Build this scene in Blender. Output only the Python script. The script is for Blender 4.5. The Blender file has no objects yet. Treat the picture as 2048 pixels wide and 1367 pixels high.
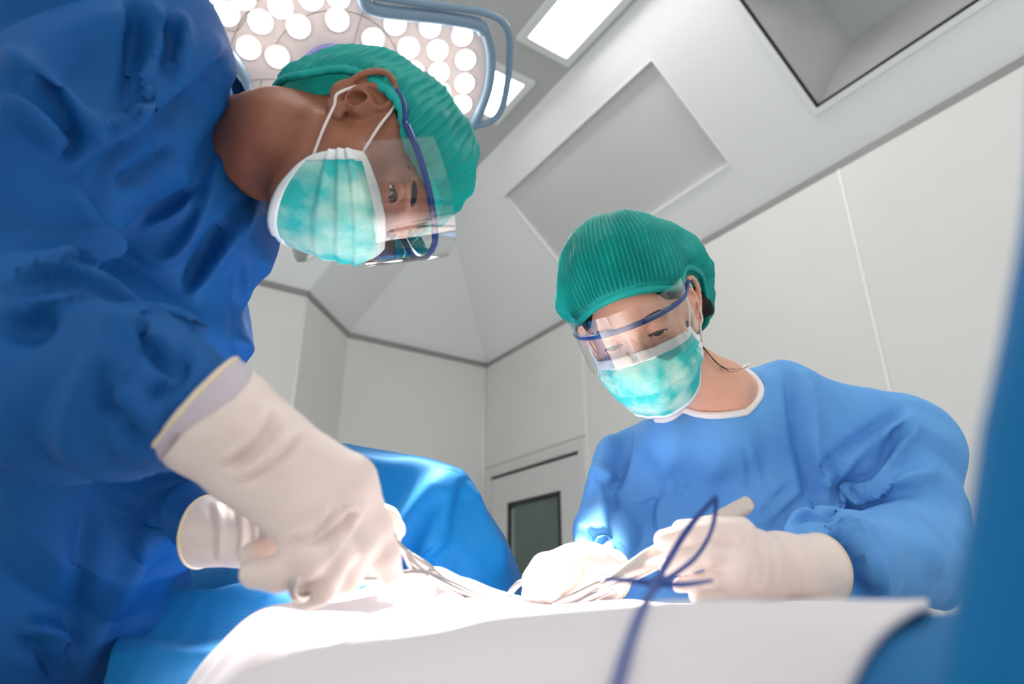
import bpy, bmesh, math
import numpy as np
from mathutils import Matrix, Vector

# ------------------------------------------------------------------ camera, world, lights, exposure
SC = bpy.context.scene
COL = SC.collection
W, H = 2048, 1367
FPX, CX, CY = 1300.0, 1024.0, 683.5
PITCH = math.radians(22.5)
CAM = np.array([0.0, 0.0, 1.05])
AX = np.array([1.0, 0, 0])
AF = np.array([0, math.cos(PITCH), math.sin(PITCH)])
AU = np.array([0, -math.sin(PITCH), math.cos(PITCH)])
AB = -AF

cd = bpy.data.cameras.new('camera')
cam = bpy.data.objects.new('camera', cd)
COL.objects.link(cam)
cam.location = CAM
cam.rotation_euler = (math.pi / 2 + PITCH, 0, 0)
cd.sensor_width = 36
cd.lens = FPX / W * 36
cd.clip_start = 0.01
cd.dof.use_dof = True
cd.dof.focus_distance = 0.88
cd.dof.aperture_fstop = 4.0
SC.camera = cam

wd = bpy.data.worlds.new('operating_theatre_ambient')
SC.world = wd
wd.use_nodes = True
wd.node_tree.nodes['Background'].inputs[0].default_value = (1.0, 0.985, 0.965, 1)
wd.node_tree.nodes['Background'].inputs[1].default_value = 0.66
SC.view_settings.view_transform = 'Standard'
SC.view_settings.look = 'None'
SC.view_settings.gamma = 1
SC.view_settings.use_curve_mapping = False
SC.view_settings.exposure = 0.72
LAMP_WATTS = 30.0          # per lamp diode group of the surgical light
CEILING_EMIT = 8.5        # ceiling light panels


# ------------------------------------------------------------------ helpers
def ray(x, y):
    return AF + (x - CX) / FPX * AX - (y - CY) / FPX * AU


def P(x, y, d):
    return CAM + d * ray(x, y)


def at_z(x, y, z):
    r = ray(x, y)
    return CAM + r * (z - CAM[2]) / r[2]


def on_plane(x, y, q, n):
    r = ray(x, y)
    return CAM + r * (((q - CAM) @ n) / (r @ n))


def project(V):
    D = V - CAM
    d = D @ AF
    return np.stack([CX + FPX * (D @ AX) / d, CY - FPX * (D @ AU) / d, d], 1)


def srgb(r, g, b):
    def c(u):
        u /= 255.0
        return u / 12.92 if u <= 0.04045 else ((u + 0.055) / 1.055) ** 2.4
    return (c(r), c(g), c(b), 1)


def unit(v):
    v = np.asarray(v, float)
    return v / np.linalg.norm(v)


class Noder:
    def __init__(s, name):
        s.m = bpy.data.materials.new(name)
        s.m.use_nodes = True
        s.t = s.m.node_tree
        s.n = s.t.nodes
        s.b = s.n['Principled BSDF']
        s.out = s.n['Material Output']

    def add(s, typ, **kw):
        o = s.n.new(typ)
        for k, v in kw.items():
            setattr(o, k, v)
        return o

    def link(s, a, b):
        s.t.links.new(a, b)

    def set(s, **kw):
        for k, v in kw.items():
            s.b.inputs[k.replace('_', ' ')].default_value = v


def mat(name, col, rough=0.5, metal=0.0, noise=None, bump=None, sss=0.0, spec=0.5, sheen=0.0, trans=None, weave=None, ambient_scale=None):
    """noise=(scale, colour2, lo, hi)  bump=(scale, strength, dist)  weave=(scale, strength)"""
    N = Noder(name)
    N.set(Base_Color=col, Roughness=rough, Metallic=metal)
    N.b.inputs['Specular IOR Level'].default_value = spec
    tc = N.add('ShaderNodeTexCoord')
    if noise:
        nz = N.add('ShaderNodeTexNoise')
        nz.inputs['Scale'].default_value = noise[0]
        nz.inputs['Detail'].default_value = 5
        N.link(tc.outputs['Object'], nz.inputs['Vector'])
        rp = N.add('ShaderNodeValToRGB')
        rp.color_ramp.elements[0].position = noise[2]
        rp.color_ramp.elements[1].position = noise[3]
        rp.color_ramp.elements[0].color = col
        rp.color_ramp.elements[1].color = noise[1]
        N.link(nz.outputs['Fac'], rp.inputs['Fac'])
        N.link(rp.outputs['Color'], N.b.inputs['Base Color'])
    last = None
    if bump:
        nb = N.add('ShaderNodeTexNoise')
        nb.inputs['Scale'].default_value = bump[0]
        nb.inputs['Detail'].default_value = 4
        N.link(tc.outputs['Object'], nb.inputs['Vector'])
        bp = N.add('ShaderNodeBump')
        bp.inputs['Strength'].default_value = bump[1]
        bp.inputs['Distance'].default_value = bump[2]
        N.link(nb.outputs['Fac'], bp.inputs['Height'])
        last = bp
    if weave:
        vo = N.add('ShaderNodeTexVoronoi')
        vo.inputs['Scale'].default_value = weave[0]
        vo.inputs['Randomness'].default_value = 0.15
        N.link(tc.outputs['Object'], vo.inputs['Vector'])
        b2 = N.add('ShaderNodeBump')
        b2.inputs['Strength'].default_value = weave[1]
        b2.inputs['Distance'].default_value = 0.0006
        N.link(vo.outputs['Distance'], b2.inputs['Height'])
        if last:
            N.link(last.outputs['Normal'], b2.inputs['Normal'])
        last = b2
    if last:
        N.link(last.outputs['Normal'], N.b.inputs['Normal'])
    if sss:
        N.b.inputs['Subsurface Weight'].default_value = sss
        N.b.inputs['Subsurface Radius'].default_value = (0.012, 0.005, 0.003)
        N.b.inputs['Subsurface Scale'].default_value = 0.5
    if sheen:
        N.b.inputs['Sheen Weight'].default_value = sheen
    if trans:                              # thin cloth: part translucent, part see-through
        tl = N.add('ShaderNodeBsdfTranslucent')
        tl.inputs['Color'].default_value = trans[0]
        m1 = N.add('ShaderNodeMixShader')
        m1.inputs[0].default_value = trans[1]
        N.link(N.b.outputs[0], m1.inputs[1])
        N.link(tl.outputs[0], m1.inputs[2])
        tp = N.add('ShaderNodeBsdfTransparent')
        m2 = N.add('ShaderNodeMixShader')
        m2.inputs[0].default_value = trans[2]
        N.link(m1.outputs[0], m2.inputs[1])
        N.link(tp.outputs[0], m2.inputs[2])
        N.link(m2.outputs[0], N.out.inputs['Surface'])
    return N.m


def emit(name, col, strength):
    N = Noder(name)
    N.set(Base_Color=col, Emission_Color=col, Emission_Strength=strength)
    return N.m


M = {}
M['wall'] = mat('wall_paint', srgb(222, 221, 218), 0.55, noise=(1.2, srgb(216, 215, 212), 0.35, 0.7), bump=(180, 0.03, 0.001))
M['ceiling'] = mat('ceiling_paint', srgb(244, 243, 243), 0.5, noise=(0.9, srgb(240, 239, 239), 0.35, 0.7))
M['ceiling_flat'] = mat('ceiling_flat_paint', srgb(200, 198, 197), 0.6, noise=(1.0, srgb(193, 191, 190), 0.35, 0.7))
M['panel'] = mat('ceiling_panel_paint', srgb(214, 212, 212), 0.5, noise=(1.4, srgb(208, 206, 206), 0.3, 0.7))
M['white_trim'] = mat('white_trim', srgb(240, 240, 238), 0.4, noise=(2, srgb(234, 234, 232), 0.3, 0.7))
M['shadow_gap'] = mat('grey_gap_shadow', srgb(150, 148, 147), 0.6, noise=(3, srgb(140, 138, 137), 0.3, 0.7))  # shadow line at the wall top, put into the strip's grey
M['vent'] = mat('vent_metal', srgb(196, 196, 196), 0.4, 0.15, noise=(2, srgb(176, 176, 177), 0.3, 0.7))
M['floor'] = mat('vinyl_floor', srgb(186, 200, 200), 0.4, noise=(6, srgb(176, 192, 193), 0.3, 0.7))
M['door'] = mat('door_laminate', srgb(212, 211, 209), 0.45, noise=(2, srgb(206, 205, 203), 0.3, 0.7))
M['gasket'] = mat('black_gasket', srgb(32, 27, 26), 0.5, noise=(20, srgb(42, 36, 34), 0.3, 0.7))
M['door_glass'] = mat('green_grey_glass', srgb(92, 108, 100), 0.12, noise=(2.5, srgb(82, 97, 92), 0.3, 0.7))
M['light_panel'] = emit('ceiling_light_diffuser', (1, 1, 1, 1), CEILING_EMIT)
M['lamp_plate'] = mat('lamp_face_plastic', srgb(242, 220, 212), 0.35, noise=(5, srgb(236, 215, 208), 0.3, 0.7))
M['lamp_rim'] = mat('lamp_blue_grey_rim', srgb(128, 150, 168), 0.35, noise=(6, srgb(120, 142, 162), 0.3, 0.7))
M['lamp_dome'] = mat('lamp_violet_handle', srgb(120, 122, 178), 0.4, noise=(8, srgb(112, 115, 172), 0.3, 0.7))
M['seam'] = mat('lamp_seam', srgb(168, 152, 148), 0.6, noise=(8, srgb(160, 145, 142), 0.3, 0.7))
M['led'] = emit('lamp_led', (1, 0.96, 0.93, 1), 9.0)
M['led_rim'] = mat('led_lens_rim', srgb(235, 225, 220), 0.15, noise=(30, srgb(225, 215, 212), 0.3, 0.7))
M['grey_plastic'] = mat('grey_plastic', srgb(158, 157, 155), 0.5, noise=(10, srgb(150, 149, 147), 0.3, 0.7))
M['gown_m'] = mat('shaded_blue_gown_cloth', srgb(0, 84, 150), 0.7, noise=(9, srgb(0, 74, 140), 0.35, 0.7), bump=(60, 0.12, 0.002), weave=(900, 0.25), spec=0.3)  # left surgeon's gown blue, with shade put into the colour
M['gown_f'] = mat('lit_blue_gown_cloth', srgb(100, 162, 222), 0.75, noise=(9, srgb(90, 152, 216), 0.35, 0.7), bump=(45, 0.14, 0.002), weave=(620, 0.4), spec=0.3)  # right surgeon's gown blue, with the stronger light put into the colour
M['drape_blue'] = mat('bright_blue_drape_cloth', srgb(2, 112, 170), 0.7, noise=(7, srgb(2, 102, 160), 0.35, 0.7), bump=(50, 0.12, 0.002), weave=(700, 0.3), spec=0.3)
M['drape_white'] = mat('white_drape_cloth', srgb(224, 216, 216), 0.75, noise=(5, srgb(217, 212, 217), 0.35, 0.7), bump=(40, 0.12, 0.002), sheen=0.1)
M['binding'] = mat('white_binding', srgb(238, 232, 228), 0.7, noise=(40, srgb(230, 224, 220), 0.3, 0.7), weave=(800, 0.3))
M['glove'] = mat('cream_latex', srgb(232, 215, 207), 0.42, noise=(30, srgb(225, 207, 199), 0.3, 0.7), bump=(90, 0.12, 0.0015), sss=0.12)
M['glove_bead'] = mat('latex_rolled_edge', srgb(232, 212, 182), 0.45, noise=(30, srgb(226, 206, 176), 0.3, 0.7), sss=0.1)
M['cuff_violet'] = mat('violet_grey_cuff', srgb(196, 184, 192), 0.55, noise=(20, srgb(186, 176, 188), 0.3, 0.7))
M['skin_m'] = mat('brown_skin', srgb(158, 100, 74), 0.5, noise=(45, srgb(142, 86, 62), 0.3, 0.75), bump=(260, 0.10, 0.0006), sss=0.2)
M['skin_f'] = mat('light_skin', srgb(226, 172, 146), 0.48, noise=(45, srgb(218, 160, 134), 0.3, 0.75), bump=(260, 0.06, 0.0005), sss=0.25)
M['hair'] = mat('black_hair', srgb(30, 23, 22), 0.7, noise=(70, srgb(46, 37, 35), 0.4, 0.8), bump=(220, 0.5, 0.002), spec=0.15)
M['cap'] = mat('teal_cap_cloth', srgb(0, 192, 182), 0.5, noise=(26, srgb(0, 170, 164), 0.35, 0.7), weave=(1100, 0.3), trans=(srgb(60, 215, 200), 0.36, 0.14))
M['cap_band'] = mat('teal_cap_elastic', srgb(6, 198, 186), 0.6, noise=(40, srgb(0, 176, 168), 0.3, 0.7), trans=(srgb(20, 190, 165), 0.25, 0.04))
M['mask'] = mat('mint_mask_cloth', srgb(52, 208, 204), 0.65, noise=(24, srgb(205, 244, 230), 0.40, 0.64), bump=(120, 0.2, 0.001), trans=(srgb(120, 225, 205), 0.22, 0.0))
M['mask_white'] = mat('white_mask_edge', srgb(236, 238, 236), 0.65, noise=(60, srgb(222, 232, 230), 0.35, 0.7), weave=(900, 0.3))
M['loop'] = mat('white_elastic', srgb(240, 226, 222), 0.6, noise=(80, srgb(232, 218, 214), 0.3, 0.7))
M['frame_blue'] = mat('navy_plastic_frame', srgb(34, 64, 132), 0.25, noise=(30, srgb(30, 58, 124), 0.3, 0.7))
M['steel'] = mat('surgical_steel', srgb(200, 190, 184), 0.25, 0.85, noise=(14, srgb(188, 178, 172), 0.3, 0.7))
M['cord'] = mat('navy_cord', srgb(28, 72, 150), 0.6, noise=(60, srgb(24, 62, 138), 0.3, 0.7), bump=(300, 0.3, 0.001))
M['lash'] = mat('dark_lash', srgb(30, 22, 22), 0.5, noise=(80, srgb(44, 33, 32), 0.3, 0.7))


def clear_plastic():
    N = Noder('clear_visor_plastic')
    N.n.remove(N.b)
    g = N.add('ShaderNodeBsdfGlossy')
    g.inputs['Roughness'].default_value = 0.03
    t = N.add('ShaderNodeBsdfTransparent')
    t.inputs['Color'].default_value = (0.97, 0.97, 0.97, 1)
    fr = N.add('ShaderNodeFresnel')
    fr.inputs['IOR'].default_value = 1.5
    tc = N.add('ShaderNodeTexCoord')
    nz = N.add('ShaderNodeTexNoise')
    nz.inputs['Scale'].default_value = 14
    N.link(tc.outputs['Object'], nz.inputs['Vector'])
    mx = N.add('ShaderNodeMath', operation='MULTIPLY_ADD')
    mx.inputs[1].default_value = 1.7
    mx.inputs[2].default_value = 0.015
    N.link(fr.outputs[0], mx.inputs[0])
    ms = N.add('ShaderNodeMixShader')
    N.link(mx.outputs[0], ms.inputs[0])
    N.link(t.outputs[0], ms.inputs[1])
    N.link(g.outputs[0], ms.inputs[2])
    N.link(ms.outputs[0], N.out.inputs['Surface'])
    return N.m


M['visor'] = clear_plastic()


def eye_mat(name):
    N = Noder(name)
    tc = N.add('ShaderNodeTexCoord')
    sp = N.add('ShaderNodeSeparateXYZ')
    N.link(tc.outputs['Generated'], sp.inputs[0])      # +Y pole of the ball carries the iris
    rp = N.add('ShaderNodeValToRGB')
    e = rp.color_ramp
    e.interpolation = 'LINEAR'
    e.elements[0].position = 0.0
    e.elements[0].color = srgb(226, 214, 208)
    e.elements[1].position = 0.885
    e.elements[1].color = srgb(220, 208, 202)
    for p_, c_ in ((0.90, srgb(40, 26, 20)), (0.965, srgb(66, 42, 30)), (0.975, srgb(8, 6, 6))):
        q = e.elements.new(p_)
        q.color = c_
    N.link(sp.outputs['Y'], rp.inputs['Fac'])
    N.link(rp.outputs['Color'], N.b.inputs['Base Color'])
    N.set(Roughness=0.08)
    return N.m


M['eye'] = eye_mat('brown_eye')


# ---- scene objects
def link(o, parent=None):
    COL.objects.link(o)
    if parent is not None:
        o.parent = parent
        o.matrix_parent_inverse = parent.matrix_basis.inverted()
    return o


def tag(o, label=None, cat=None, group=None, kind=None):
    if label:
        o['label'] = label
    if cat:
        o['category'] = cat
    if group:
        o['group'] = group
    if kind:
        o['kind'] = kind
    return o


def empty(name, loc):
    o = bpy.data.objects.new(name, None)
    o.location = Vector([float(v) for v in loc])
    o.empty_display_size = 0.05
    COL.objects.link(o)
    return o


def mesh(name, V, Fc, m, parent=None, smooth=True):
    me = bpy.data.meshes.new(name)
    V = np.asarray(V, float)
    if isinstance(Fc, np.ndarray):
        Fc = Fc.tolist()
    me.from_pydata(V.tolist(), [], Fc)
    me.update()
    if smooth:
        me.polygons.foreach_set('use_smooth', np.ones(len(me.polygons), bool))
    me.materials.append(M[m] if isinstance(m, str) else m)
    o = bpy.data.objects.new(name, me)
    return link(o, parent)


def merge(parts):
    V, Fc, n = [], [], 0
    for v, f in parts:
        v = np.asarray(v, float)
        V.append(v)
        Fc += [[i + n for i in q] for q in (f.tolist() if isinstance(f, np.ndarray) else f)]
        n += len(v)
    return np.concatenate(V), Fc


def box(c, ax, ay, az, hx, hy, hz):
    """oriented box: centre, three axes, half sizes"""
    c, ax, ay, az = map(lambda q: np.asarray(q, float), (c, ax, ay, az))
    V = [c + sx * hx * ax + sy * hy * ay + sz * hz * az for sx in (-1, 1) for sy in (-1, 1) for sz in (-1, 1)]
    Fc = [[0, 1, 3, 2], [4, 6, 7, 5], [0, 4, 5, 1], [2, 3, 7, 6], [0, 2, 6, 4], [1, 5, 7, 3]]
    if np.dot(np.cross(ax, ay), az) < 0:
        Fc = [f[::-1] for f in Fc]
    return np.array(V), Fc


def bevel(o, w=0.004, seg=2):
    b = o.modifiers.new('bevel', 'BEVEL')
    b.width = w
    b.segments = seg
    b.limit_method = 'ANGLE'
    return o


def smooth_path(pts, n):
    """Catmull-Rom through the points, n samples"""
    pts = np.asarray(pts, float)
    if len(pts) == 2:
        t = np.linspace(0, 1, n)[:, None]
        return pts[0] * (1 - t) + pts[1] * t
    Q = np.vstack([2 * pts[0] - pts[1], pts, 2 * pts[-1] - pts[-2]])
    u = np.linspace(0, len(pts) - 1 - 1e-9, n)
    i = u.astype(int)
    t = (u - i)[:, None]
    p0, p1, p2, p3 = Q[i], Q[i + 1], Q[i + 2], Q[i + 3]
    return 0.5 * (2 * p1 + (p2 - p0) * t + (2 * p0 - 5 * p1 + 4 * p2 - p3) * t ** 2 + (3 * p1 - p0 - 3 * p2 + p3) * t ** 3)


def tube(pts, r, n=10, samples=None, flat=None, closed=False, caps=True):
    """round (or flattened) tube along a smooth path; r scalar or list; flat=(normal, ratio)"""
    pts = np.asarray(pts, float)
    k = len(pts)
    if closed:
        C = pts
    else:
        C = smooth_path(pts, samples or max(2, (k - 1) * 8 + 1))
    m = len(C)
    if np.ndim(r) == 0:
        R = np.full(m, float(r))
    else:
        R = np.interp(np.linspace(0, 1, m), np.linspace(0, 1, len(r)), r)
    T = np.gradient(C, axis=0) if not closed else np.roll(C, -1, 0) - np.roll(C, 1, 0)
    T /= np.linalg.norm(T, axis=1)[:, None]
    ref = np.asarray(flat[0], float) if flat else (np.array([0, 0, 1.0]) if abs(T[:, 2]).mean() < 0.8 else np.array([1.0, 0, 0]))
    ratio = flat[1] if flat else 1.0
    V = []
    a = np.arange(n) / n * 2 * math.pi
    prev = None
    for i in range(m):
        if prev is None or flat:
            A = ref - T[i] * (ref @ T[i])
        else:
            A = prev - T[i] * (prev @ T[i])
        A = unit(A)
        prev = A
        B = np.cross(T[i], A)
        V.append(C[i] + R[i] * (np.cos(a)[:, None] * A * ratio + np.sin(a)[:, None] * B))
    V = np.concatenate(V)
    Fc = []
    for i in range(m if closed else m - 1):
        j = (i + 1) % m
        for q in range(n):
            q2 = (q + 1) % n
            Fc.append([i * n + q, i * n + q2, j * n + q2, j * n + q])
    if caps and not closed:
        Fc.append(list(range(n))[::-1])
        Fc.append([(m - 1) * n + q for q in range(n)])
    return V, Fc


def grid_faces(nu, nv, wrap_u=False):
    Fc = []
    for j in range(nv - 1):
        for i in range(nu if wrap_u else nu - 1):
            i2 = (i + 1) % nu
            Fc.append([j * nu + i, j * nu + i2, (j + 1) * nu + i2, (j + 1) * nu + i])
    return Fc


def solidify(o, t, offset=0.0):
    s = o.modifiers.new('thickness', 'SOLIDIFY')
    s.thickness = t
    s.offset = offset
    return o


# ---- signed distance shapes and their mesher
def s_cap(a, b, ra, rb):
    a, b = np.asarray(a, float), np.asarray(b, float)
    ab = b - a
    L = ab @ ab

    def f(Q):
        h = np.clip(((Q - a) @ ab) / L, 0, 1)
        return np.linalg.norm(Q - a - h[:, None] * ab, axis=1) - (ra + (rb - ra) * h)
    return f


def s_ell(c, r, R=None):
    c, r = np.asarray(c, float), np.asarray(r, float)

    def f(Q):
        q = Q - c
        if R is not None:
            q = q @ R
        k0 = np.linalg.norm(q / r, axis=1)
        k1 = np.linalg.norm(q / r ** 2, axis=1) + 1e-9
        return k0 * (k0 - 1) / k1
    return f


def smin(a, b, k):
    h = np.clip(0.5 + 0.5 * (b - a) / k, 0, 1)
    return b * (1 - h) + a * h - k * h * (1 - h)


def smax(a, b, k):
    return -smin(-a, -b, k)


def union(items):
    """items: (sdf, k) pairs, blended one after the other"""
    def f(Q):
        d = items[0][0](Q)
        for g, k in items[1:]:
            d = smin(d, g(Q), k)
        return d
    return f


def nets(f, lo, hi, h, smooth=1):
    """surface nets over the box lo..hi with cell h, refined only near the surface"""
    lo, hi = np.asarray(lo, float), np.asarray(hi, float)
    B = 4
    nb = np.ceil((hi - lo) / (h * B)).astype(int)
    n = nb * B
    g = [lo[i] + h * B * (np.arange(nb[i]) + 0.5) for i in range(3)]
    Cc = np.stack(np.meshgrid(*g, indexing='ij'), -1).reshape(-1, 3)
    dc = np.concatenate([f(c) for c in np.array_split(Cc, max(1, len(Cc) // 200000))])
    vol = np.repeat(np.repeat(np.repeat(dc.reshape(nb), B, 0), B, 1), B, 2)
    act = np.argwhere(np.abs(dc.reshape(nb)) < h * B * 1.9)
    off = np.stack(np.meshgrid(*[np.arange(B)] * 3, indexing='ij'), -1).reshape(-1, 3)
    idx = (act[:, None, :] * B + off[None]).reshape(-1, 3)
    Q = lo + h * (idx + 0.5)
    if len(Q):
        vol[idx[:, 0], idx[:, 1], idx[:, 2]] = np.concatenate([f(q) for q in np.array_split(Q, max(1, len(Q) // 200000))])
    ins = vol < 0
    c = ins[:-1, :-1, :-1].astype(np.int8)
    s = np.zeros_like(c)
    for dx in (0, 1):
        for dy in (0, 1):
            for dz in (0, 1):
                s += ins[dx:n[0] - 1 + dx, dy:n[1] - 1 + dy, dz:n[2] - 1 + dz]
    cells = np.argwhere((s > 0) & (s < 8))
    vid = np.full(np.array(s.shape), -1, np.int64)
    vid[cells[:, 0], cells[:, 1], cells[:, 2]] = np.arange(len(cells))
    acc = np.zeros((len(cells), 3))
    cnt = np.zeros(len(cells))
    corners = [(a, b_, c_) for a in (0, 1) for b_ in (0, 1) for c_ in (0, 1)]
    for a in corners:
        for ax in range(3):
            if a[ax] == 1:
                continue
            b_ = list(a)
            b_[ax] = 1
            va = vol[cells[:, 0] + a[0], cells[:, 1] + a[1], cells[:, 2] + a[2]]
            vb = vol[cells[:, 0] + b_[0], cells[:, 1] + b_[1], cells[:, 2] + b_[2]]
            cr = (va < 0) != (vb < 0)
            t = np.where(cr, va / np.where(cr, va - vb, 1), 0)
            pnt = np.tile(np.array(a, float), (len(cells), 1))
            pnt[:, ax] += t
            acc += pnt * cr[:, None]
            cnt += cr
    V = lo + h * (cells + 0.5 + acc / cnt[:, None])
    quads = []
    for ax in range(3):
        u, w = (ax + 1) % 3, (ax + 2) % 3
        sl0 = [slice(None)] * 3
        sl1 = [slice(None)] * 3
        sl0[ax] = slice(0, -1)
        sl1[ax] = slice(1, None)
        a0, a1 = ins[tuple(sl0)], ins[tuple(sl1)]
        e = np.argwhere(a0 != a1)
        ok = (e[:, u] > 0) & (e[:, w] > 0) & (e[:, u] < s.shape[u]) & (e[:, w] < s.shape[w]) & (e[:, ax] < s.shape[ax])
        e = e[ok]
        ins0 = a0[e[:, 0], e[:, 1], e[:, 2]]

        def at(du, dw):
            q = e.copy()
            q[:, u] += du
            q[:, w] += dw
            return vid[q[:, 0], q[:, 1], q[:, 2]]
        qd = np.stack([at(-1, -1), at(0, -1), at(0, 0), at(-1, 0)], 1)
        qd[~ins0] = qd[~ins0][:, ::-1]
        quads.append(qd)
    Fq = np.concatenate(quads)
    Fq = Fq[(Fq >= 0).all(1)]
    for _ in range(smooth):
        V = relax(V, Fq, 0.6)
    return V, Fq


def relax(V, Fq, w):
    e = np.concatenate([Fq[:, [0, 1]], Fq[:, [1, 2]], Fq[:, [2, 3]], Fq[:, [3, 0]]])
    acc = np.zeros_like(V)
    cnt = np.zeros(len(V))
    for k in range(3):
        acc[:, k] = np.bincount(e[:, 0], V[e[:, 1], k], len(V)) + np.bincount(e[:, 1], V[e[:, 0], k], len(V))
    cnt = np.bincount(e[:, 0], minlength=len(V)) + np.bincount(e[:, 1], minlength=len(V))
    return V * (1 - w) + w * acc / np.maximum(cnt, 1)[:, None]


def normals(V, Fq):
    Fq = np.asarray(Fq)
    n = np.cross(V[Fq[:, 2]] - V[Fq[:, 0]], V[Fq[:, 3]] - V[Fq[:, 1]])
    N = np.zeros_like(V)
    for q in range(4):
        for k in range(3):
            N[:, k] += np.bincount(Fq[:, q], n[:, k], len(V))
    return N / (np.linalg.norm(N, axis=1)[:, None] + 1e-12)


def wrinkle(V, scale, amp, seed, ridged=True, n=5):
    """pseudo-random creases from warped sine waves"""
    rs = np.random.RandomState(seed)
    out = np.zeros(len(V))
    for i in range(n):
        d = unit(rs.randn(3))
        d2 = unit(rs.randn(3))
        d3 = unit(rs.randn(3))
        ph = rs.rand(3) * 6.28
        s = scale * (0.6 + 1.1 * rs.rand())
        w = V @ d * s + 1.3 * np.sin(V @ d2 * s * 0.55 + ph[0]) + 0.7 * np.sin(V @ d3 * s * 0.9 + ph[1])
        q = np.sin(w + ph[2])
        mask = 0.5 + 0.5 * np.sin(V @ d3 * s * 0.35 + ph[1] * 2)
        out += (1 - 2.0 * np.abs(q) ** 0.8 if ridged else q) * mask
    return out / n * amp


def crease(V, across, along, period, amp, seed, sharp=1.0):
    """long creased folds: a warped triangle wave across one direction, drawn out along another"""
    rs = np.random.RandomState(seed)
    ph = rs.rand(8) * 6.28
    a = V @ unit(across) / period * 2 * math.pi
    b = V @ unit(along) / period * 2 * math.pi
    c = V @ np.cross(unit(across), unit(along)) / period * 2 * math.pi
    w = a + 1.5 * np.sin(b * 0.31 + ph[0] + 0.5 * np.sin(a * 0.4 + ph[5])) + 0.9 * np.sin(b * 0.17 + a * 0.43 + ph[1]) + 0.8 * np.sin(c * 0.35 + ph[2])
    tri = np.arcsin(np.clip(np.sin(w), -1, 1)) * 2 / math.pi
    w2 = a * 1.9 + 1.2 * np.sin(b * 0.5 + ph[3]) + 0.9 * np.sin(c * 0.6 + ph[6])
    tri2 = np.arcsin(np.clip(np.sin(w2), -1, 1)) * 2 / math.pi
    m1 = np.clip(0.5 + 0.75 * np.sin(b * 0.27 + a * 0.21 + ph[4]), 0, 1)
    m2 = np.clip(0.35 + 0.75 * np.sin(b * 0.36 - a * 0.3 + ph[7]), 0, 1)
    return amp * (tri * m1 + 0.45 * tri2 * m2)


def folds(V, Fq, strokes):
    """press creases and ridges into a cloth along strokes.
    stroke: (points, width, height, mode, (near, far)) - points are places on the cloth as seen from the front"""
    for pts, w, amp, mode, rng in strokes:
        N = normals(V, Fq)
        pr = project(V)
        view = (CAM - V)
        view /= np.linalg.norm(view, axis=1)[:, None]
        face = np.clip((N * view).sum(1) * 2.0, 0, 1)
        face *= (pr[:, 2] > rng[0]) & (pr[:, 2] < rng[1])
        C = smooth_path(np.array(pts, float), 40)
        q = pr[:, :2]
        near = (q[:, 0] > C[:, 0].min() - 5 * w) & (q[:, 0] < C[:, 0].max() + 5 * w) & (q[:, 1] > C[:, 1].min() - 5 * w) & (q[:, 1] < C[:, 1].max() + 5 * w) & (face > 0)
        ii = np.nonzero(near)[0]
        if not len(ii):
            continue
        best = np.full(len(ii), 1e9)
        sg = np.zeros(len(ii))
        tt = np.zeros(len(ii))
        for k in range(len(C) - 1):
            a, b = C[k], C[k + 1]
            ab = b - a
            L = ab @ ab + 1e-9
            h = np.clip(((q[ii] - a) @ ab) / L, 0, 1)
            dv = q[ii] - a - h[:, None] * ab
            d = np.linalg.norm(dv, axis=1)
            s = np.sign(ab[0] * dv[:, 1] - ab[1] * dv[:, 0])
            up = d < best
            best[up] = d[up]
            sg[up] = s[up]
            tt[up] = (k + h[up]) / (len(C) - 1)
        taper = np.clip(np.minimum(tt, 1 - tt) / 0.22, 0, 1) ** 0.7
        if mode == 'r':
            disp = np.exp(-(best / w) ** 2)
        elif mode == 's':                   # step: right side of the stroke stands proud
            x = best * sg / w
            disp = np.tanh(x * 1.6) * np.exp(-(x / 2.6) ** 2)
        else:                               # 'p' pinched fold: crest with a dip beside it
            x = best * sg / w
            disp = np.exp(-x ** 2) - 0.75 * np.exp(-((x - 1.6) / 0.9) ** 2)
        V[ii] += N[ii] * (amp * disp * taper * face[ii])[:, None]
    return V

# ------------------------------------------------------------------ the room
ZW, ZC, SL = 3.25, 4.115, math.radians(40)
UPZ = np.array([0, 0, 1.0])
c0 = at_z(973, 727, ZW)
rfar = at_z(2048, 112, ZW)
DR = unit(rfar - c0)                       # along the right wall, towards the camera
NR = np.array([-DR[1], DR[0], 0.0])
if NR @ (CAM - c0) < 0:
    NR = -NR
DBk = NR.copy()                            # the back wall stands square to it
b1 = c0 + DBk * np.linalg.norm(at_z(703, 660, ZW) - c0)
cc = at_z(615, 583, ZW)
DC = unit(cc - b1)
l1 = cc + DBk * 2.6
r1 = c0 + DR * 7.0
WOFF = (ZC - ZW) / math.tan(SL)


def wall_prism(a, b, inn, t=0.12, z0=0.0, z1=ZW):
    a, b = np.array(a), np.array(b)
    d = unit(b - a)
    c = (a + b) / 2
    c = np.array([c[0], c[1], (z0 + z1) / 2]) - inn * t / 2
    return box(c, d, inn, UPZ, np.linalg.norm(b - a) / 2, t / 2, (z1 - z0) / 2)


def inward(a, b):
    d = unit(np.array(b) - np.array(a))
    n = np.array([-d[1], d[0], 0.0])
    return n if n @ (CAM - a) > 0 else -n


fl = mesh('floor', *box((0.3, 1.5, -0.05), AX, [0, 1, 0], UPZ, 4.6, 6.0, 0.05), 'floor', smooth=False)
tag(fl, 'blue-green vinyl operating theatre floor below the drapes', 'floor', kind='structure')

wr = mesh('wall_right', *wall_prism(c0, r1, NR, t=0.12), 'wall', smooth=False)
tag(wr, 'right wall of pale panels with the grey door', 'wall', kind='structure')


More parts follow.
